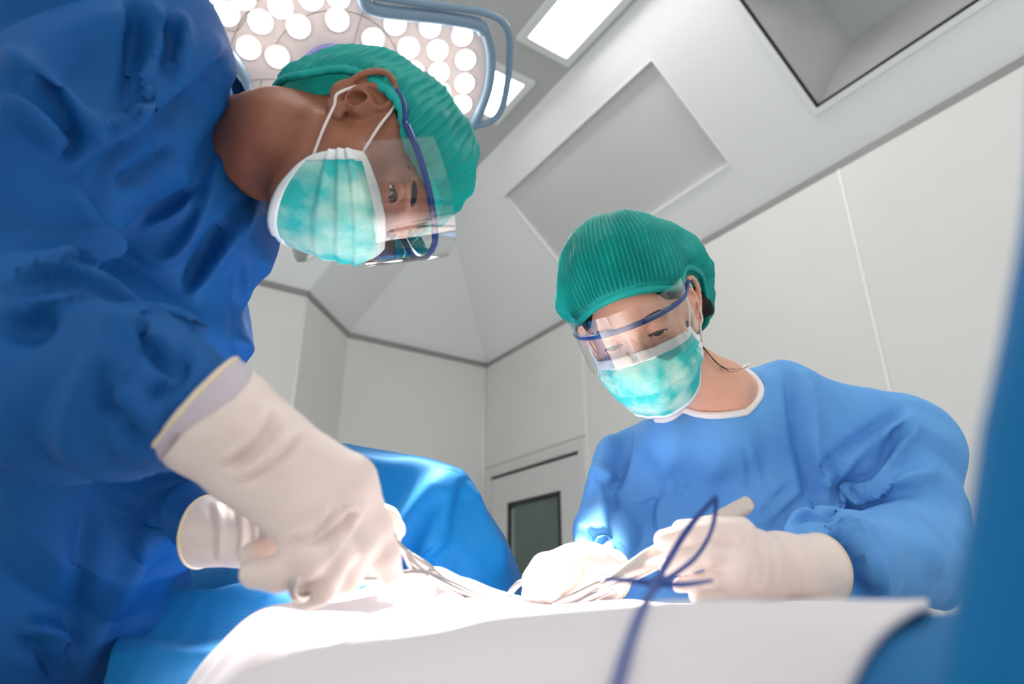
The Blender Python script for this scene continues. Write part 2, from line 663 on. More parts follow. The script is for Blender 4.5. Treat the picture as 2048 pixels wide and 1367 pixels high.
def rw(a, z, out=0.0):
    """a point on the right wall: metres from the corner, height"""
    return c0 + DR * a + UPZ * (z - ZW) + NR * out


def rw_box(a0, a1, z0, z1, o0, o1):
    return box(rw((a0 + a1) / 2, (z0 + z1) / 2, (o0 + o1) / 2), DR, NR, UPZ, (a1 - a0) / 2, (o1 - o0) / 2, (z1 - z0) / 2)


for a0, a1, z0 in ((0.02, 1.452, 2.24), (1.468, 3.612, 0.0), (3.628, 5.805, 0.0), (5.821, 6.98, 0.0)):
    bevel(mesh('wall_panel', *rw_box(a0, a1, z0, ZW - 0.05, 0.0, 0.012), 'wall', wr, smooth=False), 0.003, 1)
for a in (1.46, 3.62, 5.813):
    mesh('joint_strip', *rw_box(a - 0.008, a + 0.008, 0.0, ZW - 0.05, 0.0, 0.0135), 'white_trim', wr, smooth=False)
mesh('ceiling_gap', *rw_box(0.0, 7.0, ZW - 0.05, ZW, 0.0, 0.006), 'shadow_gap', wr, smooth=False)

wb = mesh('wall_back', *wall_prism(c0, b1, inward(c0, b1)), 'wall', smooth=False)
tag(wb, 'pale far wall between the corner and the splayed wall', 'wall', kind='structure')
wc = mesh('wall_splay', *wall_prism(b1, cc, inward(b1, cc)), 'wall', smooth=False)
tag(wc, 'narrow splayed wall in shade left of the far wall', 'wall', kind='structure')
wl = mesh('wall_left', *wall_prism(cc, l1, inward(cc, l1)), 'wall', smooth=False)
tag(wl, 'bright wall behind the standing surgeon, left of the splay', 'wall', kind='structure')
for o, a, b in ((wb, c0, b1), (wc, b1, cc), (wl, cc, l1)):
    i = inward(a, b)
    d = unit(b - a)
    m_ = (a + b) / 2
    mesh('ceiling_gap', *box(m_ + i * 0.006 - UPZ * 0.02, d, i, UPZ, np.linalg.norm(b - a) / 2, 0.008, 0.02), 'shadow_gap', o, smooth=False)
mesh('corner_bead', *tube([c0 + NR * 0.012 - DR * 0.0 - UPZ * 0.05, c0 + NR * 0.012 - UPZ * 3.2], 0.012, 8, 2), 'white_trim', wb)
mesh('corner_bead', *tube([cc - UPZ * 0.05, cc - UPZ * 3.2], 0.010, 8, 2), 'white_trim', wl)

# sloped ceiling all round and the flat middle
line = [r1, c0, b1, cc, l1]
offs = []
for i in range(len(line)):
    ns = []
    if i > 0:
        ns.append(inward(line[i - 1], line[i]))
    if i < len(line) - 1:
        ns.append(inward(line[i], line[i + 1]))
    if len(ns) == 1:
        o = ns[0] * WOFF
    else:
        A = np.array([ns[0][:2], ns[1][:2]])
        s = np.linalg.solve(A, [WOFF, WOFF])
        o = np.array([s[0], s[1], 0])
    offs.append(line[i] + o + UPZ * (ZC - ZW))
for k, nm, lb in ((1, 'ceiling_back_slope', 'sloped pale ceiling above the far wall'), (2, 'ceiling_splay_slope', 'narrow sloped ceiling above the splayed wall'), (3, 'ceiling_left_slope', 'sloped ceiling above the bright left wall')):
    a, b, c, d = line[k], line[k + 1], offs[k + 1], offs[k]
    out = np.cross(b - a, d - a)
    out = unit(out)
    if out @ (CAM - a) > 0:
        out = -out
    t = out * 0.05
    V = np.array([a, b, c, d, a + t, b + t, c + t, d + t])
    o = mesh(nm, V, [[3, 2, 1, 0], [4, 5, 6, 7], [0, 1, 5, 4], [1, 2, 6, 5], [2, 3, 7, 6], [3, 0, 4, 7]], 'ceiling', smooth=False)
    tag(o, lb, 'ceiling', kind='structure')

SV = NR * math.cos(SL) + UPZ * math.sin(SL)      # up the right-hand slope
NS = np.cross(DR, SV)
if NS @ (CAM - c0) < 0:
    NS = -NS
BM = (ZC - ZW) / math.sin(SL)


def sl(a, b, out=0.0):
    return c0 + DR * a + SV * b + NS * out


def sl_uv(px, py):
    q = on_plane(px, py, c0, NS) - c0
    return q @ DR, q @ SV


pc = [sl_uv(*q) for q in ((1005, 385), (1312, 127), (1455, 328), (1130, 543))]
pa0, pa1 = (pc[0][0] + pc[3][0]) / 2, (pc[1][0] + pc[2][0]) / 2
pb0, pb1 = (pc[2][1] + pc[3][1]) / 2, (pc[0][1] + pc[1][1]) / 2
vq = sl_uv(1632, 213)
vb0 = sl_uv(1800, 110)[1] * 0.5 + vq[1] * 0.5
va0 = vq[0]
va1, vb1 = va0 + 1.6, vb0 + 0.78
hips = (offs[1] - c0) @ DR / BM                  # hip line leans along the slope


def slope_cells():
    As = [('hip',), pa0, pa1, va0, va1, 6.9]
    Bs = sorted({0.0, pb0, pb1, vb0, vb1, BM})
    cells = []
    for j in range(len(Bs) - 1):
        for i in range(len(As) - 1):
            b0_, b1_ = Bs[j], Bs[j + 1]
            mb = (b0_ + b1_) / 2
            if i == 0:
                q = [(hips * b0_, b0_), (As[1], b0_), (As[1], b1_), (hips * b1_, b1_)]
            else:
                q = [(As[i], b0_), (As[i + 1], b0_), (As[i + 1], b1_), (As[i], b1_)]
            if i == 1 and pb0 < mb < pb1:
                continue
            if i == 3 and vb0 < mb < vb1:
                continue
            cells.append(q)
    V, Fc = [], []
    for q in cells:
        n = len(V)
        V += [sl(*p_) for p_ in q]
        Fc.append([n, n + 1, n + 2, n + 3])
    # reveal walls of the two recesses
    for (a0, a1, b0_, b1_, dep) in ((pa0, pa1, pb0, pb1, -0.035),):
        rim = [(a0, b0_), (a1, b0_), (a1, b1_), (a0, b1_)]
        for k in range(4):
            p_, q_ = rim[k], rim[(k + 1) % 4]
            n = len(V)
            V += [sl(*p_), sl(*q_), sl(*q_, dep), sl(*p_, dep)]
            Fc.append([n, n + 1, n + 2, n + 3])
    return np.array(V), Fc


cs = mesh('ceiling_right_slope', *slope_cells(), 'ceiling', smooth=False)
tag(cs, 'sloped pale ceiling over the right wall, with a flush panel and a vent', 'ceiling', kind='structure')


def sl_box(a0, a1, b0_, b1_, o0, o1):
    return box(sl((a0 + a1) / 2, (b0_ + b1_) / 2, (o0 + o1) / 2), DR, SV, NS, (a1 - a0) / 2, (b1_ - b0_) / 2, abs(o1 - o0) / 2)


mesh('access_panel', *sl_box(pa0, pa1, pb0, pb1, -0.04, -0.03), 'panel', cs, smooth=False)
for q in ((pa0, pa1, pb0 - 0.02, pb0), (pa0, pa1, pb1, pb1 + 0.008), (pa0 - 0.008, pa0, pb0, pb1), (pa1, pa1 + 0.008, pb0, pb1)):
    mesh('panel_edge', *sl_box(*q, -0.002, 0.006), 'white_trim', cs, smooth=False)
vt = empty('ceiling_vent', sl((va0 + va1) / 2, (vb0 + vb1) / 2))
tag(vt, 'large dark metal air vent recess at the top right of the ceiling', 'vent')
dep, ins_ = -0.34, 0.20
rim = [(va0, vb0), (va1, vb0), (va1, vb1), (va0, vb1)]
inn = [(va0 + ins_, vb0 + ins_ * 0.7), (va1 - ins_, vb0 + ins_ * 0.7), (va1 - ins_, vb1 - ins_ * 0.7), (va0 + ins_, vb1 - ins_ * 0.7)]
for k in range(4):
    p_, q_ = rim[k], rim[(k + 1) % 4]
    pi, qi = inn[k], inn[(k + 1) % 4]
    V = np.array([sl(*p_), sl(*q_), sl(*qi, dep), sl(*pi, dep)])
    bk = V - NS * 0.004
    mesh('vent_side', np.vstack([V, bk]), [[0, 1, 2, 3], [7, 6, 5, 4], [0, 4, 5, 1], [1, 5, 6, 2], [2, 6, 7, 3], [3, 7, 4, 0]], 'vent', vt, smooth=False)
mesh('vent_back', *sl_box(inn[0][0], inn[2][0], inn[0][1], inn[2][1], dep - 0.01, dep), 'vent', vt, smooth=False)
for q in ((va0 - 0.03, va1 + 0.03, vb0 - 0.03, vb0), (va0 - 0.03, va1 + 0.03, vb1, vb1 + 0.03), (va0 - 0.03, va0, vb0, vb1), (va1, va1 + 0.03, vb0, vb1)):
    mesh('vent_frame', *sl_box(*q, -0.002, 0.010), 'white_trim', vt, smooth=False)
for q in ((va0, va1, vb0, vb0 + 0.012), (va0, va0 + 0.012, vb0, vb1)):
    mesh('vent_gasket', *sl_box(*q, -0.012, 0.004), 'gasket', vt, smooth=False)

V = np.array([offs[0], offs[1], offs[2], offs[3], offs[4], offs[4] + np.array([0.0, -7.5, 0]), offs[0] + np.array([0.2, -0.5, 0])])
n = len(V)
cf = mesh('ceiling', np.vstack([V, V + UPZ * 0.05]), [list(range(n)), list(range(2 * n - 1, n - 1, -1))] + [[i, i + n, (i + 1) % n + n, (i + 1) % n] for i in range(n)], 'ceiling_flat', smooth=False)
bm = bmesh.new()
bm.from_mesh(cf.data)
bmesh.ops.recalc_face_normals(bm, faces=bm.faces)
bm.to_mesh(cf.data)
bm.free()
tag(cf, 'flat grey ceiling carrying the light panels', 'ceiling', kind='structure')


def ceiling_light(q, la, lb, sa, sb, label):
    """q: an inner corner; runs la along the wall direction and lb across it"""
    a = DR * sa
    b = NR * sb
    c = q + a * la / 2 + b * lb / 2
    t = empty('ceiling_light', c)
    tag(t, label, 'ceiling light', 'recessed ceiling light panels')
    mesh('diffuser', *box(c - UPZ * 0.006, a, b, UPZ, la / 2, lb / 2, 0.004), 'light_panel', t, smooth=False)
    w = 0.055
    for s in (-1, 1):
        bevel(mesh('frame', *box(c + s * b * (lb / 2 + w / 2) - UPZ * 0.012, a, b, UPZ, la / 2 + w, w / 2, 0.014), 'white_trim', t, smooth=False), 0.006)
        bevel(mesh('frame', *box(c + s * a * (la / 2 + w / 2) - UPZ * 0.012, a, b, UPZ, w / 2, lb / 2, 0.014), 'white_trim', t, smooth=False), 0.006)


q1 = at_z(1133, 110, ZC)
w1 = abs((at_z(1063, 62, ZC) - q1) @ NR)
ceiling_light(q1, 1.25, w1, 1, 1, 'bright ceiling light panel near the top edge of the picture')
q2 = at_z(1047, 165, ZC)
q2b = at_z(985, 228, ZC)
ceiling_light(q1 - DR * 1.20 + NR * 0.0 if False else q2, abs((q2b - q2) @ DR), w1, -1, 1, 'bright ceiling light panel partly hidden behind the surgical lamp')
# unseen panels added overhead to light the room from above
ceiling_light(q1 + DR * 1.95 + NR * 0.3, 1.25, w1, 1, 1, 'unseen ceiling light panel added along the right wall')
ceiling_light(q1 + DR * 1.75 + NR * 1.9, 1.25, w1, 1, 1, 'unseen ceiling light panel added over the table')

# door in the right wall
dr = empty('door_1', rw(0.76, 0.0))
tag(dr, 'grey door with a tall dark-framed window in the right wall', 'door', kind='structure')
for q in ((0.05, 0.14, 0.0, 2.20), (1.38, 1.46, 0.0, 2.20)):
    bevel(mesh('door_frame', *rw_box(*q, 0.0, 0.035), 'door', dr, smooth=False), 0.006)
bevel(mesh('door_frame', *rw_box(0.14, 1.38, 2.135, 2.20, 0.0, 0.035), 'door', dr, smooth=False), 0.006)
mesh('door_gap', *rw_box(0.14, 1.38, 2.112, 2.135, 0.0, 0.006), 'gasket', dr, smooth=False)
wa0, wa1, wz1, wz0 = 0.42, 1.14, 1.88, 0.95
lf = empty('door_leaf', rw(0.76, 0.0))
lf.parent = dr
lf.matrix_parent_inverse = dr.matrix_basis.inverted()
V, Fc = merge([rw_box(0.15, wa0, 0.01, 2.11, 0.0, 0.02), rw_box(wa1, 1.37, 0.01, 2.11, 0.0, 0.02), rw_box(wa0, wa1, wz1, 2.11, 0.0, 0.02), rw_box(wa0, wa1, 0.01, wz0, 0.0, 0.02)])
mesh('leaf_board', V, Fc, 'door', lf, smooth=False)
for q in ((wa0, wa0 + 0.03, wz0, wz1), (wa1 - 0.03, wa1, wz0, wz1), (wa0, wa1, wz1 - 0.03, wz1), (wa0, wa1, wz0, wz0 + 0.03)):
    mesh('window_gasket', *rw_box(*q, 0.002, 0.026), 'gasket', lf, smooth=False)
mesh('window_reveal', *rw_box(wa0 + 0.03, wa0 + 0.075, wz0 + 0.03, wz1 - 0.05, 0.004, 0.008), 'grey_plastic', lf, smooth=False)
mesh('window_glass', *rw_box(wa0 + 0.03, wa1 - 0.03, wz0 + 0.03, wz1 - 0.03, 0.001, 0.006), 'door_glass', lf, smooth=False)

# grey bracket hanging behind the standing surgeon's mask
gb = empty('monitor_bracket', P(610, 400, 2.6))
tag(gb, 'grey plastic bracket hanging from the ceiling just below the green mask', 'bracket')
bevel(mesh('bracket_arm', *tube([P(596, 330, 2.6), P(600, 440, 2.6), P(602, 500, 2.6), P(605, 522, 2.6)], [0.035, 0.033, 0.033, 0.022], 12, 24), 'grey_plastic', gb), 0.004)
mesh('bracket_lip', *tube([P(608, 520, 2.6), P(640, 500, 2.62), P(700, 450, 2.65)], [0.012, 0.012, 0.012], 10), 'white_trim', gb)
bevel(mesh('bracket_block', *box(P(640, 440, 2.66), AX, AF, AU, 0.06, 0.02, 0.085), 'gasket', gb, smooth=False), 0.01)
mesh('drop_pole', *tube([P(596, 335, 2.6), np.append(P(596, 335, 2.6)[:2], ZC)], 0.03, 12, 2), 'grey_plastic', gb)

# ------------------------------------------------------------------ surgical lamp
LC = P(668, 128, 1.50)                         # middle of the lamp face
FIELD = P(905, 1190, 0.70)                     # where it points
LN = unit(FIELD - LC)
LX = unit(np.cross(LN, AU))
LX = LX if LX @ AX > 0 else -LX
LY = np.cross(LN, LX)
LY = LY if LY @ AU > 0 else -LY


def lf_uv(x, y, out=0.0):
    q = on_plane(x, y, LC, LN) - LC
    return LC + LX * (q @ LX) + LY * (q @ LY) + LN * out


lamp = empty('surgical_light', LC)
tag(lamp, 'round surgical lamp with many lit diodes and blue-grey rim above the surgeons', 'lamp')
outline = [(722, -60), (735, 4), (760, 22), (850, 32), (958, 48), (968, 75), (976, 110), (974, 165), (960, 210), (942, 250), (880, 330), (780, 372), (650, 385), (560, 330), (497, 178), (487, 150), (470, 125), (452, 108), (400, 90), (330, 20), (330, -60), (420, -130), (560, -170), (660, -150)]
op = np.array([lf_uv(*q) for q in outline])
ctr = op.mean(0)
k = len(op)
cp = np.vstack([op, op - LN * 0.012, ctr + (op - ctr) * 0.86 - LN * 0.085, ctr + (op - ctr) * 0.45 - LN * 0.12])
Fh = [[r * k + i, r * k + (i + 1) % k, (r + 1) * k + (i + 1) % k, (r + 1) * k + i] for r in range(1, 3) for i in range(k)] + [[3 * k + i for i in range(k)]]
hs = mesh('housing', cp, Fh, 'lamp_rim', lamp)
solidify(hs, 0.004)
pl = [list(range(k)), ]
fp = mesh('face_plate', np.vstack([op, op - LN * 0.010]), [list(range(k)), list(range(2 * k - 1, k - 1, -1))] + [[i, i + k, (i + 1) % k + k, (i + 1) % k] for i in range(k)], 'lamp_plate', lamp, smooth=False)
bm = bmesh.new()
bm.from_mesh(fp.data)
bmesh.ops.recalc_face_normals(bm, faces=bm.faces)
bm.to_mesh(fp.data)
bm.free()


def lamp_tube(name, pts, r, m, out=0.004, flat=None, n=12):
    return mesh(name, *tube([lf_uv(x, y, out) for x, y in pts], r, n, 48, flat), m, lamp)


lamp_tube('rim_bar', [(722, -60), (728, -2), (748, 16), (800, 24), (880, 33), (952, 46), (966, 60)], 0.016, 'lamp_rim', 0.008)
lamp_tube('rim_bar', [(962, 44), (975, 80), (980, 115), (976, 165), (962, 210), (944, 246), (900, 310)], 0.0125, 'lamp_rim', 0.008)
lamp_tube('rim_bar', [(440, 95), (462, 110), (480, 136), (492, 160), (496, 180), (540, 300)], 0.0125, 'lamp_rim', 0.008)
lamp_tube('grab_handle', [(735, -14), (850, 4), (930, 14), (975, 24), (1003, 40), (1016, 68), (1017, 110), (1014, 150), (1005, 200), (992, 228), (972, 241), (944, 248)], 0.0085, 'lamp_rim', 0.012)
# seams of the face
for pts in ([(728, 15), (718, 50), (706, 95)], [(500, 160), (545, 158), (600, 165)], [(523, 160), (520, 185), (522, 210)], [(452, 60), (476, 60), (500, 20), (520, -20)]):
    lamp_tube('face_seam', pts, 0.0011, 'seam', 0.0002, n=6)
for rad in (130, 215):
    ang = np.linspace(-2.9, 0.1, 40)
    lamp_tube('face_seam', [(669 + rad * math.cos(t), 140 + rad * 0.92 * math.sin(t)) for t in ang[::4]], 0.0009, 'seam', 0.0002, n=6)
# middle handle: a violet disc and knob
a_ = np.arange(32) / 32 * 2 * math.pi
V = []
HC = lf_uv(668, 156)
for r_, h_ in ((0.080, 0.0), (0.080, 0.006), (0.075, 0.010), (0.066, 0.011), (0.062, 0.009), (0.05, 0.014), (0.03, 0.020), (0.008, 0.022)):
    V.append(HC + LN * h_ + r_ * (np.cos(a_)[:, None] * LX + np.sin(a_)[:, None] * LY))
mesh('centre_handle', np.concatenate(V), grid_faces(32, 8, True) + [[7 * 32 + i for i in range(32)]], 'lamp_dome', lamp)
leds = [(453, 27), (486, -6), (521, 43), (561, 12), (597, 53), (622, -4), (675, 39), (677, -8), (497, 95), (555, 113), (746, 77), (790, 47), (817, 95), (860, 53), (875, 100), (924, 70), (931, 119), (929, 166), (878, 144), (827, 142), (775, 137), (881, 184), (924, 208), (420, -20), (545, -50), (610, -60), (560, 200), (610, 250), (690, 250), (770, 235), (830, 230), (870, 250)]


def disc(c, r, prof, n=20):
    a = np.arange(n) / n * 2 * math.pi
    V = np.concatenate([c + LN * h_ + r * s * (np.cos(a)[:, None] * LX + np.sin(a)[:, None] * LY) for s, h_ in prof])
    m_ = len(prof)
    return V, grid_faces(n, m_, True) + [[(m_ - 1) * n + i for i in range(n)]]


RL = 19.5 / FPX * 1.62
for i, (x, y) in enumerate(leds):
    c = lf_uv(x, y)
    ring = mesh('led_ring', *disc(c, RL, [(1.14, 0.0), (1.12, 0.003), (1.02, 0.004), (1.0, 0.001)]), 'led_rim', lamp)
    mesh('led_lens', *disc(c, RL, [(1.0, 0.0015), (0.93, 0.0055), (0.75, 0.0085), (0.3, 0.0100)]), 'led', ring)
for i, (x, y) in enumerate([(497, 95), (597, 53), (675, 39), (746, 77), (817, 95), (878, 144), (924, 208), (924, 70), (610, 250), (770, 235), (555, 200), (690, 250)]):
    ld = bpy.data.lights.new('lamp_beam', 'SPOT')
    ld.energy = LAMP_WATTS
    ld.spot_size = math.radians(27)
    ld.spot_blend = 0.65
    ld.shadow_soft_size = 0.018
    ld.color = (1.0, 0.97, 0.94)
    lo_ = bpy.data.objects.new('lamp_beam', ld)
    c = lf_uv(x, y, 0.03)
    lo_.location = c
    aim = FIELD + (c - LC) * 0.10
    lo_.rotation_euler = Vector(aim - c).to_track_quat('-Z', 'Y').to_euler()
    link(lo_)
    lo_.parent = lamp
    lo_.matrix_parent_inverse = lamp.matrix_basis.inverted()


# ------------------------------------------------------------------ drapes
def sheet(name, rows, nu, nv, m, parent, t=0.003, strokes=(), wr=None, relaxed=0):
    """cloth through rows of (px, py, depth) places on it, smoothed both ways"""
    R = [smooth_path([q if isinstance(q, np.ndarray) else P(*q) for q in row], nu) for row in rows]
    R = np.array(R)
    G = np.stack([smooth_path(R[:, i], nv) for i in range(nu)], 1)
    V = G.reshape(-1, 3)
    Fq = np.array(grid_faces(nu, nv))
    if (normals(V, Fq) * (CAM - V)).sum(1).mean() < 0:
        Fq = Fq[:, ::-1]
    if wr:
        V = V + normals(V, Fq) * wrinkle(V, *wr)[:, None]
    V = folds(V, Fq, strokes)
    o = mesh(name, V, Fq, m, parent)
    if t:
        solidify(o, t, -1)
    return o


def cloth_field(zf, x0, x1, y0, y1, nx, ny):
    xs = np.linspace(x0, x1, nx)
    ys = np.linspace(y0, y1, ny)
    X, Y = np.meshgrid(xs, ys)
    Z = zf(X, Y)
    V = np.stack([X, Y, Z], -1).reshape(-1, 3)
    return V, np.array(grid_faces(nx, ny))


def bump_(x, y, cx, cy, sx, sy):
    return np.exp(-((x - cx) / sx) ** 2 - ((y - cy) / sy) ** 2)


def zone(x, a, b):
    t = np.clip((x - a) / (b - a), 0, 1)
    return t * t * (3 - 2 * t)


# white drape over the patient
def z_core(X, Y):
    rdg = np.interp(X, [-0.30, -0.20, -0.13, -0.08, -0.012, 0.06, 0.20], [0.975, 0.998, 1.018, 1.034, 1.049, 1.0550, 1.0555])
    base = 0.965 + 0.092 * zone(Y, 0.22, 0.60)                    # rises towards the field
    g = np.exp(-np.abs((Y - 0.25) / 0.115) ** 2.4)                # the near ridge
    z = base + np.maximum(rdg - 0.968, 0) * g
    z = z + 0.036 * bump_(X, Y, -0.080, 0.73, 0.068, 0.075)       # mound at the field
    z = z - 0.006 * bump_(X, Y, -0.10, 0.52, 0.10, 0.07)
    return z - 0.30 * zone(Y, 0.80, 0.98)


def z_white(X, Y):
    z = z_core(X, Y)
    z = z - 0.34 * zone(-X, 0.085 + 0.10 * zone(Y, 0.3, 0.62), 0.33 + 0.06 * zone(Y, 0.3, 0.62)) ** 1.4
    return z + 0.0022 * np.sin(X * 38 + 9 * Y + 2 * np.sin(Y * 17)) * zone(Y, 0.2, 0.4)


def skewed(zf, x0, x1, y0, y1, nx, ny):
    """cloth whose left and right edges may run askew: x0, x1 are functions of Y"""
    U, Y = np.meshgrid(np.linspace(0, 1, nx), np.linspace(y0, y1, ny))
    X = x0(Y) + U * (x1(Y) - x0(Y))
    return np.stack([X, Y, zf(X, Y)], -1).reshape(-1, 3), np.array(grid_faces(nx, ny))


def white_edge(Y):
    return np.interp(Y, [0.10, 0.18, 0.25, 0.29, 0.45, 1.0], [0.010, 0.080, 0.148, 0.172, 0.27, 0.34])


wdp = empty('patient_drape', (0.0, 0.5, 0.9))
tag(wdp, 'white drape over the patient, filling the lower foreground', 'drape')
V, Fq = skewed(z_white, lambda Y: -0.44 + 0 * Y, white_edge, 0.10, 0.98, 170, 170)
V = V + normals(V, Fq) * (wrinkle(V, 24, 0.003, 3) + crease(V, (0.75, -0.65, 0), (0.65, 0.75, 0.0), 0.085, 0.0065, 6) * zone(-V[:, 0], 0.0, 0.12))[:, None]
white_cloth = o = mesh('cloth', V, Fq, 'drape_white', wdp)
solidify(o, 0.003, -1)

# blue drape below it, on the surgeon's side
def z_blue(X, Y):
    z = 0.950 + 0.170 * zone(Y, 0.56, 0.98) + 0.010 * np.sin((X * 0.75 + Y * 0.9) * 38 + 1.5 * np.sin(Y * 12))
    z = z - 0.10 * zone(X, -0.25, -0.06)
    z = z - 0.35 * zone(Y, 1.0, 1.1)
    return z


bdp = empty('side_drape', (-0.35, 0.6, 0.9))
tag(bdp, 'bright blue drape in folds under the gloved hands, left of the white drape', 'drape')
V, Fq = skewed(z_blue, lambda Y: np.interp(Y, [0.58, 0.66, 0.76, 1.1], [-0.30, -0.37, -0.42, -0.50]), lambda Y: -0.06 + 0 * Y, 0.58, 1.08, 110, 140)
V = V + normals(V, Fq) * (wrinkle(V, 20, 0.006, 8) + crease(V, (-0.45, 0.85, 0.3), (0.85, 0.5, 0.2), 0.13, 0.016, 17))[:, None]
o = mesh('cloth', V, Fq, 'drape_blue', bdp)
solidify(o, 0.003, -1)

# blue screen drape hung over a bar
scr = empty('screen_drape', P(820, 1150, 1.1))
tag(scr, 'blue screen drape hung over a bar in front of the far wall', 'drape')
rows = [
    [(430, 862, 1.22), (560, 870, 1.18), (690, 884, 1.14), (820, 903, 1.10), (912, 930, 1.07), (936, 945, 1.08), (955, 985, 1.14)],
    [(430, 880, 1.16), (560, 890, 1.12), (690, 905, 1.08), (820, 925, 1.04), (915, 945, 1.03), (948, 966, 1.06), (972, 1010, 1.14)],
    [(430, 980, 1.12), (560, 985, 1.08), (690, 1000, 1.03), (820, 1010, 1.00), (905, 1030, 0.98), (972, 1040, 1.03), (1005, 1070, 1.13)],
    [(430, 1090, 1.10), (560, 1090, 1.05), (690, 1105, 1.00), (820, 1115, 0.97), (920, 1130, 0.95), (1005, 1120, 1.01), (1042, 1140, 1.12)],
    [(430, 1240, 1.08), (560, 1240, 1.04), (690, 1240, 0.99), (820, 1240, 0.96), (930, 1240, 0.94), (1030, 1220, 1.00), (1072, 1220, 1.11)],
]
sheet('cloth', rows, 90, 80, 'drape_blue', scr, 0.003, wr=(9, 0.010, 21), strokes=[
    ([(915, 940), (850, 1000), (790, 1080), (760, 1150)], 22, 0.016, 'r', (0.8, 1.3)),
    ([(925, 950), (905, 1010), (890, 1100), (880, 1170)], 20, 0.014, 's', (0.8, 1.3)),
    ([(935, 960), (955, 1010), (990, 1080), (1010, 1150)], 16, 0.014, 'r', (0.8, 1.3)),
    ([(700, 900), (780, 915), (840, 912), (910, 932)], 12, 0.006, 's', (0.8, 1.3)),
    ([(900, 1080), (850, 1130), (830, 1170)], 10, 0.008, 's', (0.8, 1.3)),
])
mesh('screen_bar', *tube([P(300, 876, 1.27), P(560, 888, 1.20), P(830, 924, 1.11), P(914, 950, 1.10)], 0.006, 10), 'steel', scr)
b_ = P(300, 866, 1.27)
mesh('bar_post', *tube([P(912, 952, 1.10), np.append(P(914, 950, 1.12)[:2], 0.75)], 0.008, 10, 2), 'steel', scr)

# blurred blue curtain close by at the right edge
cur = empty('equipment_cover', P(2000, 900, 0.14))
tag(cur, 'blurred bright blue cloth cover very close to the viewer at the right edge', 'cover')
rows = [
    [(2064, 60, 0.150), (2085, 60, 0.136), (2160, 60, 0.128), (2300, 60, 0.14)],
    [(2040, 420, 0.145), (2062, 420, 0.130), (2150, 420, 0.123), (2300, 420, 0.14)],
    [(1976, 800, 0.140), (2000, 800, 0.126), (2120, 800, 0.120), (2300, 800, 0.14)],
    [(1908, 1150, 0.138), (1932, 1150, 0.124), (2090, 1150, 0.119), (2300, 1150, 0.14)],
    [(1862, 1420, 0.138), (1886, 1420, 0.124), (2060, 1420, 0.119), (2300, 1420, 0.14)],
]
sheet('cloth', rows, 40, 60, 'drape_blue', cur, 0.004, wr=(30, 0.002, 5))
r4 = [P(*q) for q in rows[4]]                                 # it hangs on down to the floor
low = [r4] + [[np.append(q[:2] + (q[:2] - r4[2][:2]) * k_, z_) for q in r4] for z_, k_ in ((0.80, 0.05), (0.45, 0.15), (0.12, 0.3))]
sheet('cloth_hem', low, 40, 60, 'drape_blue', cur, 0.004)
pz_ = P(2250, 1100, 0.165)
mesh('stand_pole', *tube([np.append(pz_[:2], 0.03), np.append(pz_[:2], 1.03)], 0.006, 10, 2), 'steel', cur)
mesh('stand_base', *tube([np.append(pz_[:2], 0.0), np.append(pz_[:2], 0.015), np.append(pz_[:2], 0.03)], [0.11, 0.10, 0.02], 24, 6), 'grey_plastic', cur)

# blue sheet that shows under the right corner of the white drape
bcs = empty('table_sheet', (0.3, 0.35, 0.8))
tag(bcs, 'blurred blue table sheet below the right corner of the white drape', 'drape')
def z_sheet(X, Y):
    return z_core(X, Y) - 0.0065 - 0.25 * zone(X, 0.24, 0.44) + 0.0008 * np.sin(X * 45 + Y * 20)


V, Fq = cloth_field(z_sheet, 0.0, 0.46, 0.10, 0.62, 80, 90)
o = mesh('cloth', V, Fq, 'drape_blue', bcs)
solidify(o, 0.003, -1)

# the table that carries it all
tb = empty('operating_table', (0.0, 0.55, 0.0))
tag(tb, 'operating table hidden under the white and blue drapes', 'table')
bevel(mesh('table_top', *box((-0.03, 0.58, 0.70), AX, [0, 1, 0], UPZ, 0.27, 0.34, 0.04), 'grey_plastic', tb, smooth=False), 0.02)
mesh('column', *tube([(-0.03, 0.58, 0.66), (-0.03, 0.58, 0.06)], 0.09, 20, 2), 'steel', tb)
bevel(mesh('foot', *box((-0.03, 0.58, 0.04), AX, [0, 1, 0], UPZ, 0.24, 0.30, 0.04), 'steel', tb, smooth=False), 0.015)


# ------------------------------------------------------------------ people
class Head:
    """a head in its own axes: x to the person's right, y out of the face, z up; metres"""
    def __init__(s, fwd, up, s_, eye_px, eye_d):
        f = unit(fwd)
        u = unit(np.asarray(up) - f * (np.asarray(up) @ f))
        r = np.cross(f, u)
        s.R = np.stack([r, f, u], 1)
        s.s = s_
        s.O = P(*eye_px, eye_d) - s.R @ (np.array([0, 0.086, 0.010]) * s_)

    def w(s, Q):
        return np.asarray(Q, float) @ s.R.T * s.s + s.O

    def l(s, Q):
        return (Q - s.O) @ s.R / s.s


